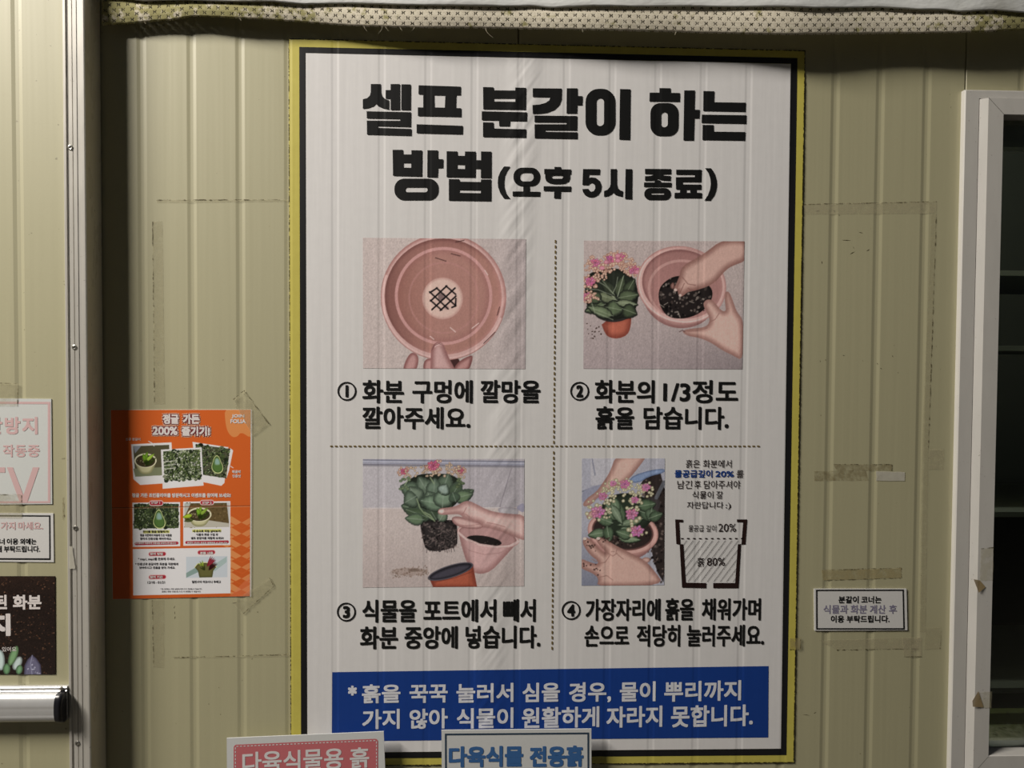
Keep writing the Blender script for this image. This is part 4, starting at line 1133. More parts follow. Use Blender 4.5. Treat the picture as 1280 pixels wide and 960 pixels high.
m.build('logo_lettering', M_FW, fly, label='white two line logo lettering')
m = MB()
write(m, '신규 분갈이', 157, 175.5, 547.2, 550.8, YW, 0.02)
write(m, '해골박', 290, 301, 587.6, 591.6, YW, 0.03); write(m, '인증샷', 290.5, 301, 593, 597, YW, 0.03)
write(m, '정글 가든 조인폴리아를 방문하시고 이벤트를 참여해 보세요!', 165, 288.5, 616.4, 621.8, YW, 0.045)
write(m, 'STEP 1', 189, 200, 626.8, 630, YW, 0.04); write(m, 'STEP 2', 253, 264.5, 626.8, 630, YW, 0.04)
write(m, '조인폴리아 직원에게 인증샷을 보여주시면 됩니다!', 169, 220, 677.6, 680.2, YW, 0.03); write(m, '분갈이 코너는 유료로 체험하실 수 있습니다!', 234, 284, 677.2, 679.8, YW, 0.03)
write(m, '참여 방법', 187.5, 203.5, 690.6, 694, YW, 0.05); write(m, '참여 기간', 187.5, 203.5, 719.6, 723, YW, 0.05); write(m, '경품 내용', 250, 266.5, 689.6, 693, YW, 0.05)
m.build('white_lettering', M_FW, fly)
m = MB()
write(m, '천사를 정글 탐험하기!', 178.5, 210.5, 663, 666, YW, 0.03); write(m, '정글 가든에서 마음에 드는', 175, 206, 667.4, 670.6, YW, 0.02); write(m, '식물을', 206.8, 214.5, 667.4, 670.6, YW, 0.02)
write(m, '찾아서 인증샷을 찍어주세요.', 175, 214.5, 671.8, 675, YW, 0.02)
write(m, '내 손으로 직접 심어보기!', 241, 276, 662.4, 665.4, YW, 0.03); write(m, '식물과 화분 구입 후', 245, 272.5, 666.6, 669.8, YW, 0.02); write(m, '셀프 분갈이를 체험해 보세요!', 238.5, 279.5, 671, 674.2, YW, 0.02)
write(m, '* step1, step2를 완료해 주세요.', 172.5, 219, 697, 701, YW, 0.015); write(m, '* 인증샷과 분갈이한 화분을 직원에게', 169, 222.5, 703.4, 706.8, YW, 0.02); write(m, '보여주시고 경품을 받아 가세요.', 174, 219, 708, 711.2, YW, 0.02)
write(m, '12/18 - 01/31', 184.5, 206, 726.4, 729.6, YW, 0.015); write(m, '틸란시아 미모사나 푸에고', 240, 276, 725.6, 729, YW, 0.02)
write(m, '* 본 이벤트는 매장 상황에 따라 조기 종료될 수 있습니다.', 200.5, 252.5, 735.2, 737.2, YW, 0.01); write(m, '경품은 한정 수량으로 소진 시 변경될 수 있습니다.', 202, 251, 738.4, 740.4, YW, 0.01)
m.build('dark_lettering', M_FK, fly)
mc, nt, b = newmat('clear_sleeve'); b.inputs['Base Color'].default_value = (0.9, 0.9, 0.86, 1); b.inputs['Roughness'].default_value = 0.2; b.inputs['Alpha'].default_value = 0.55
m = MB(); m.flat([xz([(313.3, 512), (315.0, 512), (314.2, 746), (312.5, 746)], YQ)], YQ)
m.build('sleeve_edge', mc, fly, label='pale edge of the clear sleeve')

# ---- small paper notices
M_CARD = paper('laminated_white', (0.70, 0.69, 0.67)); M_K = paper('notice_black', (0.012, 0.012, 0.012)); M_LAV = paper('notice_faded_violet', (0.25, 0.23, 0.33)); M_PINK = paper('faded_pink_ink', (0.68, 0.46, 0.455)); M_PAPERB = paper('pale_blue_white_paper', (0.66, 0.68, 0.66))
YN = -0.0022
o5, s5 = (1000, 720), 8.5333
def P5(p): return [(1000 + x / s5, 720 + y / s5) for x, y in p]
nb = at(1076, 788, YN)
no = thing('paper_notice', nb, 'small white notice with black frame and grey violet middle line, right of the poster', 'notice')
sheet_mesh(P5([(150, 137), (1136, 137), (1146, 578), (156, 583)]), YN, 0.0016).build('card', M_CARD, no)
frame_mesh(P5([(170, 146), (1108, 144), (1118, 572), (172, 571)]), P5([(186, 161), (1093, 159), (1101, 556), (188, 556)]), YN - 0.0003).build('black_frame', M_K, no)
m = MB()
write_line(m, [('분갈이', 410, 625), ('코너는', 652, 868)], 214, 292, 214, 292, YN - 0.0004, 0.030, o5, s5)
m.build('lettering', M_K, no); m = MB()
write_line(m, [('이용', 328, 470), ('부탁드립니다.', 496, 955)], 420, 498, 420, 498, YN - 0.0004, 0.030, o5, s5)
m.build('lettering', M_K, no)
m = MB(); write_line(m, [('식물과', 250, 512), ('화분', 540, 714), ('계산', 744, 914), ('후', 948, 1032)], 308, 402, 308, 402, YN - 0.0004, 0.018, o5, s5)
m.build('violet_lettering', M_LAV, no, label='faded violet middle line')

YD = YF + 0.0035 - 0.0012               # sheets stuck on the door leaf
o3 = (0, 480); s3 = 6.0
def P3(p): return [(x / 6.0, 480 + y / 6.0) for x, y in p]
cb = at(10, 631, YD)
cc = thing('camera_notice', cb, 'white paper notice with faded pink lettering and frame on the door leaf', 'notice')
sheet_mesh(P3([(-470, 104), (384, 112), (391, 900), (-470, 908)]), YD, 0.0010).build('sheet', M_PAPERB, cc)
frame_mesh(P3([(-440, 130), (377, 134), (378, 893), (-440, 896)]), P3([(-418, 147), (358, 151), (359, 878), (-418, 880)]), YD - 0.0002).build('pink_frame', M_PINK, cc)
m = MB()
write_line(m, [('난', -100, 18), ('방', 36, 152), ('지', 165, 282)], 246, 378, 246, 378, YD - 0.0003, 0.035, o3, s3)
m.build('lettering', M_PINK, cc, label='faded pink lettering'); m = MB()
write_line(m, [('작', 22, 106), ('동', 114, 198), ('중', 206, 298)], 454, 548, 454, 548, YD - 0.0003, 0.025, o3, s3)
m.build('lettering', M_PINK, cc, label='faded pink lettering'); m = MB()
m.flat([xz(P3([(-122, 625), (38, 625), (38, 664), (-22, 664), (-22, 890), (-62, 890), (-62, 664), (-122, 664)]), YD - 0.0003)], YD - 0.0003)
m.flat([xz(P3([(52, 625), (96, 625), (175, 835), (246, 625), (294, 625), (202, 893), (150, 893)]), YD - 0.0003)], YD - 0.0003)
m.build('lettering', M_PINK, cc, label='faded pink lettering')

def P4(p): return [(x / 6.0, 620 + y / 6.0) for x, y in p]
o4 = (0, 620)
ub = at(10, 703, YD)
un = thing('usage_notice', ub, 'small white notice with black frame and one faded pink line, on the door leaf', 'notice')
sheet_mesh(P4([(-470, 124), (399, 130), (404, 496), (-470, 488)]), YD, 0.0010).build('card', M_CARD, un)
frame_mesh(P4([(-440, 140), (378, 145), (380, 480), (-440, 476)]), P4([(-428, 151), (367, 155), (369, 467), (-428, 464)]), YD - 0.0002).build('black_frame', M_K, un)
m = MB(); write_line(m, [('가지', 6, 115), ('마세요.', 135, 322)], 194, 254, 194, 254, YD - 0.0003, 0.03, o4, s3)
m.build('pink_lettering', M_PINK, un, label='faded pink line of lettering')
m = MB(); write_line(m, [('너', -6, 34), ('이용', 50, 136), ('외에는', 150, 272)], 318, 364, 318, 364, YD - 0.0003, 0.028, o4, s3)
m.build('black_lettering', M_K, un); m = MB()
write_line(m, [('해', -34, 12), ('부탁드립니다.', 28, 300)], 374, 422, 374, 422, YD - 0.0003, 0.028, o4, s3)
m.build('black_lettering', M_K, un)

db = at(10, 843, YD)
dk = thing('plant_poster', db, 'dark brown soil picture with white lettering and succulents, above the push rail', 'poster')
P = Paint(-60, 720, 69, 843, 258, 246, (34, 24, 20))
P.specks(rect4(-60, 720, 69, 843), 700, [(60, 38, 26), (84, 52, 34), (20, 14, 12), (46, 32, 26), (104, 70, 48)], 0.3, 0.9); P.grain(0.12)
P.grad(lambda X, Y: 0.22 * np.clip((745 - Y) / 40, 0, 1), (96, 56, 34))
for x, y_, L, w_, a, c in [(-6, 840, 30, 4.2, -95, (104, 150, 104)), (1, 836, 26, 4.0, -100, (90, 136, 84)), (25, 836, 18, 4.6, -68, (176, 190, 184)), (20, 830, 26, 4.4, -72, (110, 150, 96)), (6, 824, 12, 3.2, -110, (96, 140, 84)), (10, 836, 26, 4.6, -92, (178, 194, 188)), (16, 842, 14, 4.0, -88, (96, 140, 92)), (29, 842, 12, 3.6, -80, (104, 150, 100)), (3, 844, 10, 3.6, -95, (100, 146, 92))]:
    P.ell(x + L * .42 * math.cos(R(a)), y_ + L * .42 * math.sin(R(a)), L * 0.5, w_, c, rot=a, edge=tuple(int(v * 0.62) for v in c), wd=3)
P.poly([(35, 845), (35.5, 832), (39, 824), (44, 818.5), (48.5, 823), (53, 831), (54, 845)], (96, 92, 116), edge=(64, 60, 82), wd=3, smooth=0)
P.stroke([(44, 819), (42, 830), (44, 845)], 0.8, (150, 148, 172), 0.7); P.specks([(36, 843), (44, 820), (53, 843)], 50, [(132, 128, 150), (70, 66, 90), (170, 168, 186)], 0.4, 0.9)
sheet_mesh([(-80, 720.3), (68.8, 720.3), (69.3, 843.2), (-80, 843.2)], YD + 0.0006, 0.0006).build('backing', M_K, dk)
print_grid('printed_picture', P, [(-80, 720.5), (68.7, 720.5), (69.2, 843), (-80, 843)], YD, M_PRINT, dk, (196, 192, 188), 'dark printed soil picture with succulents and a crystal')
m = MB()
write(m, '된', -7, 8.8, 743.5, 761.5, YD - 0.0003, 0.038); write(m, '화분', 16, 52, 743.5, 762, YD - 0.0003, 0.038)
m.build('lettering', M_FW, dk, label='white lettering'); m = MB()
write(m, '지', -16, 13.2, 767, 795, YD - 0.0003, 0.055)
m.build('lettering', M_FW, dk, label='white lettering'); m = MB()
write(m, '있어요', 2.5, 20.5, 808.5, 814.5, YD - 0.0003, 0.01)
m.build('lettering', M_FW, dk, label='white lettering')

# ---- two product signs standing in front of the poster's lower edge
M_SRED = paper('sign_coral_red', (0.56, 0.155, 0.17)); M_SCARD = paper('sign_card', (0.66, 0.67, 0.66), 0.35, 0.5); M_SWH = paper('sign_white_ink', (0.72, 0.70, 0.70)); M_NAVY = paper('sign_navy', (0.03, 0.055, 0.09)); M_SBLUE = paper('sign_blue', (0.045, 0.135, 0.34))
M_STAKE = metal('sign_post', (0.5, 0.5, 0.48), 0.2, 0.5)
def sign(name, y, label, quad, group=None):
    b_ = at(sum(p[0] for p in quad) / 4, quad[2][1], y)
    root = thing(name, (b_.x, y, 0.0), label, 'sign', group)
    sheet_mesh(quad, y, 0.002).build('card', M_SCARD, root)
    m = MB(); m.box(b_.x - 0.012, b_.x + 0.012, y + 0.0022, y + 0.010, 0.0, at(quad[0][0], quad[0][1] + 30, y).z)
    m.build('post', M_STAKE, root)
    return root
YS = -0.026
q1 = [(283.4, 922.8), (479.6, 914.4), (484, 1030), (284, 1038)]
s1 = sign('product_sign', YS, 'tilted white card sign with coral red field, below the poster', q1)
def T1(u, v):       # u,v in the crop's units, measured along the tilted card
    return (280 + u / 5.818, 900 + v / 5.818)
def tl(u): return -0.0425 * (u - 70)      # the card's tilt
edge = []
for x, y_ in rrect(70, 180, 1120, 780, 22): edge.append(T1(x, y_ + tl(x)))
m = MB(); m.flat([xz(edge, YS - 0.0003)], YS - 0.0003)
red = m.build('red_field', M_SRED, s1)
m = MB()
for k in range(40):
    x = 90 + k * 26.2
    if x > 1095: break
    m.flat([xz([T1(x, 190 + tl(x)), T1(x + 15, 190 + tl(x + 15)), T1(x + 15, 196 + tl(x + 15)), T1(x, 196 + tl(x))], YS - 0.0005)], YS - 0.0005)
for xx in (80, 1106):
    for k in range(18):
        y_ = 200 + k * 26
        m.flat([xz([T1(xx, y_ + tl(xx)), T1(xx + 6, y_ + tl(xx)), T1(xx + 6, y_ + 15 + tl(xx)), T1(xx, y_ + 15 + tl(xx))], YS - 0.0005)], YS - 0.0005)
m.build('stitched_line', M_SWH, red)
m = MB()
for s_, x0, x1 in (('다', 133, 274), ('육', 278, 420), ('식', 432, 556), ('물', 576, 716), ('용', 728, 868), ('흙', 915, 1056)):
    xm = (x0 + x1) / 2
    yt = 238 + tl(xm); 
    write(m, s_, 280 + x0 / 5.818, 280 + x1 / 5.818, 900 + yt / 5.818, 900 + (yt + 150) / 5.818, YS - 0.0006, 0.022, slope=0.042)
m.build('lettering', M_SWH, red, label='white lettering')
q2 = [(551.8, 912.8), (739.2, 911.2), (739.5, 1030), (552.6, 1032)]
s2 = sign('product_sign', YS, 'straight white card sign with navy frame and blue lettering, below the poster', q2)
frame_mesh([(556.0, 917.0), (736.4, 915.6), (736.6, 1024), (556.6, 1026)], [(558.2, 919.2), (734.2, 917.8), (734.4, 1020), (558.8, 1022)], YS - 0.0003).build('navy_frame', M_NAVY, s2)
for s_, x0, x1 in (('다육식물', 760, 1003), ('전용흙', 1024, 1200)):
    m = MB()
    write(m, s_, 270 + x0 / 2.612, 270 + x1 / 2.612, 890 + 110 / 2.612, 890 + 180 / 2.612, YS - 0.0005, 0.042, ref='다육식물 전용흙')
    m.build('lettering', M_SBLUE, s2, label='heavy blue lettering')

wall = bpy.data.objects['wall_back']
m = MB()
for x, y_, L, a in [(1073, 290, 6, 15), (1020, 264, 5, -5), (1062, 318, 8, -28), (1083, 314, 5, -30), (1052, 300, 12, 3), (1027, 326, 4, 80), (1066, 308, 4, 60), (1042, 262, 3, 70), (1048, 269, 2, 0), (1115, 444, 3, 60), (1096, 454, 2, 40), (1025, 450, 3, 80), (1032, 449, 2, 90), (1122, 465, 2, 60), (1100, 460, 3, 30), (1053, 444, 3, 10),
                    (218.5, 757, 4, 110), (218, 764, 4, 80), (219, 770, 4, 100), (290, 754, 6, -8), (321, 765, 2, 0), (260, 880, 2, 0), (275, 893, 1.5, 0), (1003, 893, 10, 8), (1017, 892, 4, -30)]:
    c_, n_ = math.cos(R(a)), math.sin(R(a)); w_ = random.uniform(0.25, 0.5)
    m.flat([xz([(x, y_), (x + L * .5 * c_ - w_ * n_, y_ + L * .5 * n_ + w_ * c_), (x + L * c_, y_ + L * n_), (x + L * .5 * c_ + w_ * n_, y_ + L * .5 * n_ - w_ * c_)], -0.0002)], -0.0002)
M_SCR = paper('scratch_dirt', (0.07, 0.055, 0.025))
m.build('scratch', M_SCR, wall)

# ---- old tape left on the wall and the door
TP_W = tape_mat('cloudy_tape', (0.62, 0.56, 0.38), 0.36, 70, 0.25, 0.6)
TP_B = tape_mat('brown_glue_tape', (0.27, 0.20, 0.09), 0.45, 90, 0.25, 0.75)
TP_Y = tape_mat('yellowed_tape', (0.50, 0.41, 0.20), 0.48, 60, 0.2, 0.6)
TP_C = tape_mat('curled_brown_tape', (0.42, 0.31, 0.16), 0.9, 60, 0.1, 0.4)
TP_F = tape_mat('faint_tape', (0.60, 0.55, 0.36), 0.30, 50, 0.2, 0.6)
TP_L = tape_mat('dirty_tape_rim', (0.10, 0.075, 0.03), 0.75, 140, 0.40, 0.60)
TP_P = tape_mat('pale_tape', (0.72, 0.69, 0.58), 0.75, 60, 0.1, 0.4)
TG = 'old tape strips left on the wall and door'
def ragged(q, n=9, j=0.35):
    """outline of a torn strip: a measured quad with uneven ends"""
    out = []
    for k in range(4):
        (ax, ay), (bx, by) = q[k], q[(k + 1) % 4]
        for t in range(n):
            u = t / n
            out.append((ax + (bx - ax) * u + random.uniform(-j, j), ay + (by - ay) * u + random.uniform(-j, j)))
    return out
def tape(q, y, mat, label, rims=(), j=0.3, name='tape_strip', group=TG):
    c = at(sum(p[0] for p in q) / 4, max(p[1] for p in q), y)
    root = thing(name, c, label, 'tape', group)
    m = MB(); m.flat([xz(ragged(q, 9, j), y)], y); m.build('film', mat, root)
    if rims:
        m = MB()
        for k in rims:
            (ax, ay), (bx, by) = q[k], q[(k + 1) % 4]
            L = math.hypot(bx - ax, by - ay); nx, ny = -(by - ay) / L, (bx - ax) / L
            n = max(4, int(L / 5)); up, dn = [], []
            for t in range(n + 1):
                u = t / n; w_ = random.uniform(0.15, 0.75); o_ = random.uniform(-0.3, 0.3)
                x, yy = ax + (bx - ax) * u + nx * o_, ay + (by - ay) * u + ny * o_
                up.append((x + nx * w_, yy + ny * w_)); dn.append((x - nx * w_, yy - ny * w_))
            for t in range(n):
                if random.random() < 0.12: continue
                m.flat([xz([up[t], up[t + 1], dn[t + 1], dn[t]], y - 0.0001)], y - 0.0001)
        m.build('dirty_rim', TP_L, root)
    return root
YT = -0.0005
tape([(1004, 255.5), (1171, 252), (1170.5, 267), (1003.5, 268)], YT, TP_W, 'long faint tape strip running from the poster edge with a dark upper rim', (0,))
tape([(1164, 268), (1170.5, 267), (1160.5, 560), (1152, 560)], YT, TP_F, 'upright brownish tape strip beside the window, dark along one rim', (1,))
tape([(1152, 560), (1160.5, 560), (1157, 790), (1149, 790)], YT, TP_F, 'lower upright faint tape strip continuing beside the window')
tape([(1042, 580.5), (1115, 580.5), (1115, 588.5), (1046, 589)], YT, TP_B, 'torn brown tape scrap with black glue, level with the fourth photo', (0, 1))
tape([(1017, 589), (1082, 588), (1086, 601), (1018, 601)], YT, TP_B, 'grubby brown glue patch under the torn tape scrap')
tape([(1095, 589), (1131, 590), (1131, 601), (1095, 601)], YT - 0.0002, TP_P, 'short pale tape piece at the end of the glue patch')
tape([(1161, 562), (1180, 561), (1179.5, 587), (1160.5, 587)], YT - 0.0002, TP_W, 'small square tape patch beside the window, higher one')
tape([(1027, 712.5), (1126.5, 710), (1127, 722.5), (1029, 725.5)], YT, TP_Y, 'yellowed wrinkled tape strip just above the small notice', (0, 1, 2), 0.5)
tape([(1023, 800), (1150, 797), (1148, 811), (1046, 812.5)], YT, TP_W, 'cloudy tape strip just below the small notice', (2,), 0.5)
tape([(1128, 797), (1152, 797), (1152, 821), (1130, 821)], YT - 0.0002, TP_W, 'square tape end overlapping the strip below the small notice', (2,))
tape([(1157, 785), (1177, 784), (1175, 811), (1155, 812)], YT - 0.0003, TP_F, 'small square tape patch beside the window, lower one', (1,))
tape([(987, 798), (1001, 797), (1000.5, 812), (987, 812)], YP - 0.0006, TP_Y, 'short tape tab folded over the poster edge', (1, 2))
tape([(190.5, 277), (203, 276), (206, 505), (193, 505)], YT, TP_F, 'upright faint tape strip above the orange flyer', (3,))
tape([(195, 250), (360, 249.5), (360, 252), (196, 254)], YT, TP_F, 'thin line of tape dirt level with the end of the title', (0,))
tape([(190, 750), (205, 749), (205, 835), (192, 834)], YT, TP_F, 'upright faint tape strip below the orange flyer', (3,))
tape([(216, 822), (361, 818), (361, 821), (217, 823)], YT, TP_F, 'thin line of tape dirt beside the blue banner', (0,))
tape([(291, 500), (305, 488), (336, 530), (316, 545)], YQ - 0.0004, TP_F, 'clear slanting tape over the upper corner of the orange flyer', (0, 1))
tape([(290, 752), (337, 722), (342, 733), (303, 768)], YQ - 0.0004, TP_F, 'clear slanting tape over the lower corner of the orange flyer', (1, 2))
tape([(-30, 478.5), (23, 479.5), (21.5, 508), (-30, 508)], YD - 0.0006, TP_F, 'faint tape holding the upper edge of the pink lettered notice', (0, 1))
tape([(-30, 618.5), (27, 618), (27.5, 648), (-30, 648)], YD - 0.0006, TP_F, 'faint tape joining the pink lettered notice to the notice below', (0, 1))
tape([(78, 622), (80, 622), (80, 650), (78, 650)], YF + 0.0035 - 0.0004, TP_B, 'thin brown glue line beside the door notices', (1,))
tape([(86.3, 683), (90, 683), (94, 711), (86.3, 711)], YF - 0.0017, TP_P, 'pale torn tape scrap on the aluminium door edge')
def curl(root, pts, y, dy):
    m = MB(); P_ = [at(px, py, y - (dy if k in (0, 3) else 0.0002)) for k, (px, py) in enumerate(pts)]
    m.add(P_, [(3, 2, 1, 0)]); m.build('curled_end', TP_C, root, label='brown curled tape end')
r_ = tape([(1226, 686), (1242, 684.5), (1241.5, 726), (1225, 726)], -0.0175, TP_F, 'higher faint tape piece with a curled brown end on the window frame', (0,), 0.5)
curl(r_, [(1217, 724), (1225, 725.5), (1232, 734), (1223.5, 741)], -0.0177, 0.003)
r_ = tape([(1224, 866), (1240, 864), (1239, 885), (1223, 885)], -0.0175, TP_F, 'lower faint tape piece with a curled brown end on the window frame', (2,), 0.5)
curl(r_, [(1215.5, 876), (1223, 864), (1229.5, 884), (1216, 883.5)], -0.0177, 0.003)

# ---- shade net band and tarpaulin along the top
def poly_at(tab, x):
    xs, ys = zip(*tab); return float(np.interp(x, xs, ys))
BOT = [(110, 32.5), (125, 32), (160, 30.2), (188, 27.2), (215, 25.2), (242, 20.6), (265, 21.2), (337, 25), (437, 32.4), (528, 35), (600, 35.6), (700, 37.2), (760, 38), (860, 41), (980, 43.4), (1050, 43), (1130, 42.2), (1200, 41), (1230, 40.3), (1260, 38.6), (1300, 36.5), (1420, 34)]
TOP = [(110, -4), (150, -2), (180, 2), (230, 0.6), (270, 2.2), (300, 3), (340, 2.4), (380, 6), (437, 5), (520, 7), (600, 8), (640, 8.6), (665, 7.8), (690, 10.6), (740, 7.8), (800, 9), (860, 8.6), (920, 9.4), (980, 9), (1020, 10.6), (1060, 10.4), (1100, 10), (1150, 12.6), (1180, 12.6), (1200, 15.4), (1240, 13.4), (1280, 16.6), (1420, 18)]
def band_y(px): return -(0.019 + 0.026 * min(1, max(0, (px - 200) / 800)) + 0.003 * math.sin(px / 37.0))
mb, nt, b = newmat('woven_net')
uv = N(nt, 'ShaderNodeUVMap'); su = N(nt, 'ShaderNodeSeparateXYZ'); nt.links.new(uv.outputs[0], su.inputs[0])
U, V = su.outputs['X'], su.outputs['Y']
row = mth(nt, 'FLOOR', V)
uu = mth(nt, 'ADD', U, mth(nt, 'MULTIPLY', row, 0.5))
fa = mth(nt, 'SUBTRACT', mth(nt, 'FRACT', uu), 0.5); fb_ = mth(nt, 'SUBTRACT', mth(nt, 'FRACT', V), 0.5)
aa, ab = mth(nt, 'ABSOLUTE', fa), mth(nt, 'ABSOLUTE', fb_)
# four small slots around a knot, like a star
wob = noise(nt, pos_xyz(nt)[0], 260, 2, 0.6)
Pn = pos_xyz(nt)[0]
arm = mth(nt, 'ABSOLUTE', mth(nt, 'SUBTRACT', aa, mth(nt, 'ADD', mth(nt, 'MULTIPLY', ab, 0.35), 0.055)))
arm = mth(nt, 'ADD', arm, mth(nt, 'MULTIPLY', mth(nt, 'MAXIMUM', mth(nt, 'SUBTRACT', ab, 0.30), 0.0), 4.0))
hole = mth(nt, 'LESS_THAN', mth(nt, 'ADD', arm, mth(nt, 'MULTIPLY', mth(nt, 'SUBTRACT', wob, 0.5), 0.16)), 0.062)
uvx = mth(nt, 'MULTIPLY', U, 1.0)
moss_n = noise(nt, Pn, 45, 4, 0.7)
g_left = mth(nt, 'SUBTRACT', 1.0, ramp(nt, U, 8, 34)); g_right = ramp(nt, U, 92, 101)
moss = ramp(nt, mth(nt, 'ADD', moss_n, mth(nt, 'MULTIPLY', mth(nt, 'MAXIMUM', g_left, g_right), 0.22)), 0.56, 0.70)
c = mixc(nt, wob, (0.56, 0.50, 0.38), (0.86, 0.80, 0.66))
thr = noise(nt, Pn, 500, 2, 0.6)
c = mixc(nt, mth(nt, 'MULTIPLY', ramp(nt, thr, 0.4, 0.7), 0.35), c, (0.32, 0.27, 0.17))
c = mixc(nt, mth(nt, 'MULTIPLY', moss, 0.8), c, (0.25, 0.23, 0.045))
c = mixc(nt, hole, c, (0.05, 0.042, 0.025))      # shade seen through the slots, painted dark; slots stay half opaque
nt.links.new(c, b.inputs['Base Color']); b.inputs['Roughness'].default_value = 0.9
nt.links.new(mth(nt, 'SUBTRACT', 1.0, mth(nt, 'MULTIPLY', hole, 0.45)), b.inputs['Alpha'])
bp = N(nt, 'ShaderNodeBump'); bp.inputs['Distance'].default_value = 0.0007; bp.inputs['Strength'].default_value = 0.4
nt.links.new(mth(nt, 'ADD', ab, aa), bp.inputs['Height']); nt.links.new(bp.outputs[0], b.inputs['Normal'])
pxs = list(np.arange(127.5, 1420, 3.0)); vs, uvs = [], []
rows = 10
for px in pxs:
    yb_ = poly_at(BOT, px) + random.uniform(-0.35, 0.35); yt_ = poly_at(TOP, px) - 6
    dy = band_y(px)
    for r in range(rows):
        t = r / (rows - 1)
        vs.append(at(px, yb_ + (yt_ - yb_) * t, dy - 0.004 * math.sin(t * 3.1)))
        uvs.append(((px - 120) / 11.3, ((yb_ + (yt_ - yb_) * t) - poly_at(BOT, px) + 2) / 6.6 + 40))
fs = [(i * rows + r, (i + 1) * rows + r, (i + 1) * rows + r + 1, i * rows + r + 1) for i in range(len(pxs) - 1) for r in range(rows - 1)]
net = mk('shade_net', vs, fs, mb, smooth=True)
ul = net.data.uv_layers.new(name='UVMap')
for lp in net.data.loops: ul.data[lp.index].uv = uvs[lp.vertex_index]
md_ = net.modifiers.new('thickness', 'SOLIDIFY'); md_.thickness = 0.0012
tag(net, 'cream woven net band with moss, hanging along the top of the wall', 'shade net')
# loose threads hanging from the net
mt_, nt, b = newmat('loose_thread'); b.inputs['Base Color'].default_value = (0.6, 0.54, 0.4, 1)
for px, L, bend in [(455, 7, 4), (478, 9, -5), (482, 6, 4), (500, 5, 3), (518, 5, -4), (607, 12, 9), (728, 4, 1), (845, 4, -2), (300, 4, 2), (181, 3, 1)]:
    y0 = poly_at(BOT, px) - 1; d0 = band_y(px)
    pts = [at(px + bend * (t / 5) ** 2 * 1.0, y0 + L * t / 5, d0 - 0.002) for t in range(6)]
    w_ = 0.00028
    m = MB(); m.loft([[(p.x - w_, p.y, p.z), (p.x, p.y - w_, p.z), (p.x + w_, p.y, p.z), (p.x, p.y + w_, p.z)] for p in pts])
    m.build('loose_thread', mt_, net)
mtp, nt, b = newmat('white_tarpaulin')
P_ = pos_xyz(nt)[0]
n1, n2 = noise(nt, P_, 22, 4, 0.6, (1, 1, 2.5)), noise(nt, P_, 7, 3, 0.6)
c = mixc(nt, n1, (0.56, 0.57, 0.55), (0.74, 0.75, 0.73))
c = mixc(nt, mth(nt, 'MULTIPLY', ramp(nt, n2, 0.58, 0.72), 0.5), c, (0.30, 0.29, 0.24))
nt.links.new(c, b.inputs['Base Color']); b.inputs['Roughness'].default_value = 0.42
bp = N(nt, 'ShaderNodeBump'); bp.inputs['Distance'].default_value = 0.004; bp.inputs['Strength'].default_value = 0.6
nt.links.new(n1, bp.inputs['Height']); nt.links.new(bp.outputs[0], b.inputs['Normal'])
pxs = list(np.arange(127.5, 1420, 5.0)); vs = []; rows = 9
for px in pxs:
    e_ = poly_at(TOP, px); d0 = band_y(px)
    for r in range(rows):
        t = r / (rows - 1)
        off = (-0.0048, -0.0082, -0.0090, -0.0085, -0.0078, -0.0065, -0.005, -0.003, -0.001)[r] + 0.0008 * math.sin(px / 21 + t * 4)
        p = at(px, e_ - (0.3 if r == 0 else -0.0) , d0 + off); p.z += (0, 0.0012, 0.004, 0.009, 0.018, 0.034, 0.06, 0.09, 0.13)[r]
        vs.append(p)
fs = [(i * rows + r, (i + 1) * rows + r, (i + 1) * rows + r + 1, i * rows + r + 1) for i in range(len(pxs) - 1) for r in range(rows - 1)]
tp = mk('tarpaulin', vs, fs, mtp, smooth=True)
md_ = tp.modifiers.new('thickness', 'SOLIDIFY'); md_.thickness = 0.001
tag(tp, 'dirty white tarpaulin with wavy lower edge lapping over the woven net', 'tarpaulin')

# ---- shelf inside the dark window; film bundles stand in for reflected streaks
ld = bpy.data.lights.new('interior_fill_light', 'POINT'); ld.energy = 14.0; ld.shadow_soft_size = 0.03; ld.color = (0.95, 1.0, 0.92)  # unseen fill light, added to brighten the ledge and the streaks behind the pane
lo = bpy.data.objects.new('interior_fill_light', ld); COL.objects.link(lo); lo.location = (xC + 0.5, 0.22, 2.45)
M_SHELF = metal('storeroom_shelf_steel', (0.22, 0.22, 0.18), 0.1, 0.5)
sh = thing('storage_shelf', (xC + 0.45, 0.5, 0), 'dim shelf standing in the dark room behind the window pane', 'shelf')
def zi(py, y): return at(1262, py, y).z
zsh = [zi(432, 0.35), zi(338, 0.35) + 0.0, zi(640, 0.35), zi(860, 0.35)]
X0s, X1s = xC - 0.25, xC + 1.0
for z in zsh:
    m = MB(); m.box(X0s, X1s, 0.35, 0.75, z - 0.012, z); m.build('shelf_board', M_SHELF, sh)
for x in (X0s + 0.02, X1s - 0.02):
    for y_ in (0.37, 0.73):
        m = MB(); m.box(x - 0.012, x + 0.012, y_ - 0.012, y_ + 0.012, 0, 2.2); m.build('post', M_SHELF, sh)
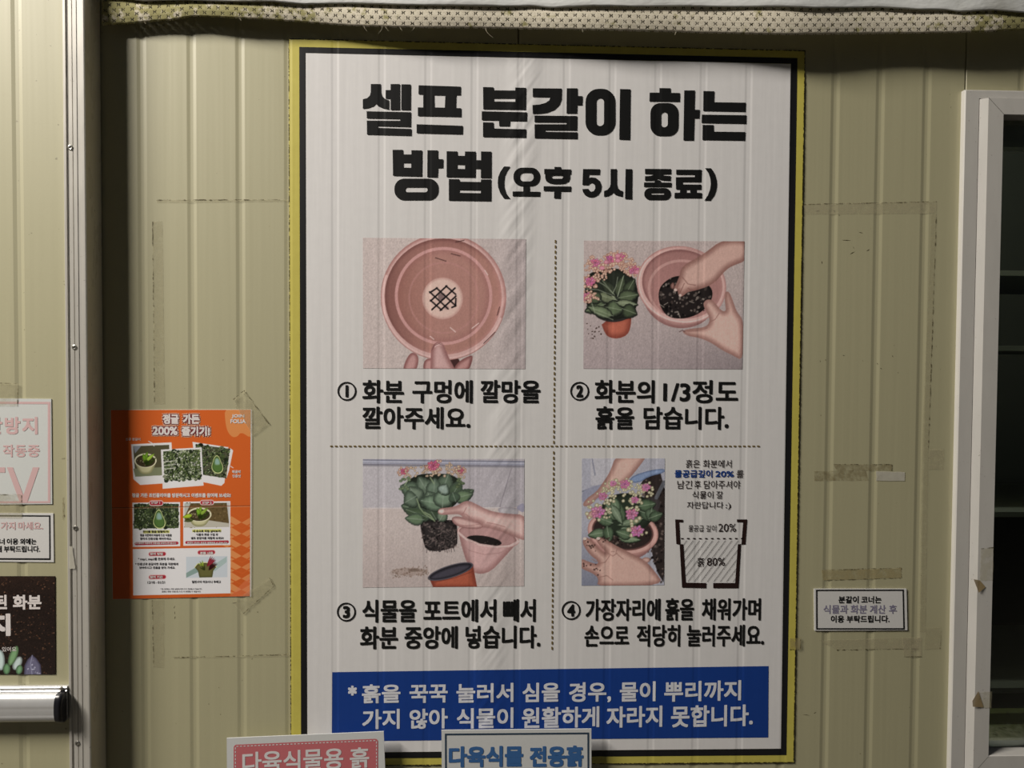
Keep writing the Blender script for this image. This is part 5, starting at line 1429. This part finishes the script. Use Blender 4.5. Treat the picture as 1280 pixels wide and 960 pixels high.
mw, nt, b = newmat('streak_film'); b.inputs['Base Color'].default_value = (0.035, 0.037, 0.033, 1); b.inputs['Roughness'].default_value = 0.14; b.inputs['Specular IOR Level'].default_value = 0.8
P_ = pos_xyz(nt)[0]
nn = noise(nt, P_, 16, 3, 0.7, (0.6, 1, 3.0)); bp = N(nt, 'ShaderNodeBump'); bp.inputs['Distance'].default_value = 0.06; bp.inputs['Strength'].default_value = 1.0
nt.links.new(nn, bp.inputs['Height']); nt.links.new(bp.outputs[0], b.inputs['Normal'])
def bundle(x0, x1, z0, h, y0, y1, label):  # glossy shape added to imitate outdoor reflections in the pane
    m = MB(); loops = []
    n = 20
    for k, (t, s_) in enumerate(((0, 0.92), (0.06, 1.0), (0.3, 0.97), (0.5, 1.0), (0.75, 0.96), (0.94, 0.99), (1.0, 0.86))):
        l = []
        for q in range(n):
            a = 2 * math.pi * q / n
            ex = lambda v: math.copysign(abs(v) ** 0.45, v)
            l.append(((x0 + x1) / 2 + (x1 - x0) / 2 * s_ * ex(math.cos(a)) * (1 + 0.02 * math.sin(q * 3 + k)), (y0 + y1) / 2 + (y1 - y0) / 2 * s_ * ex(math.sin(a)), z0 + h * t))
        loops.append(l)
    m.loft(loops); m.add(loops[-1], [tuple(range(n))]); m.add(loops[0], [tuple(range(n))[::-1]])
    o = m.build('streak_bundle', mw, smooth=True); tag(o, label, 'bundle', 'added bundles imitating streaks reflected in the pane')
bundle(xC - 0.12, xC + 0.28, zsh[1] + 0.0005, 0.22, 0.37, 0.70, 'film bundle imitating reflected streaks, on the top shelf behind the pane')
bundle(xC - 0.14, xC + 0.26, zsh[0] + 0.0005, 0.085, 0.37, 0.70, 'low film bundle imitating reflected streaks, on the second shelf behind the pane')
bundle(xC - 0.10, xC + 0.25, zsh[2] + 0.0005, 0.20, 0.37, 0.70, 'film bundle imitating reflected streaks, on the third shelf behind the pane')
bundle(xC - 0.12, xC + 0.27, zsh[3] + 0.0005, 0.16, 0.37, 0.70, 'film bundle imitating reflected streaks, on the lowest shelf behind the pane')
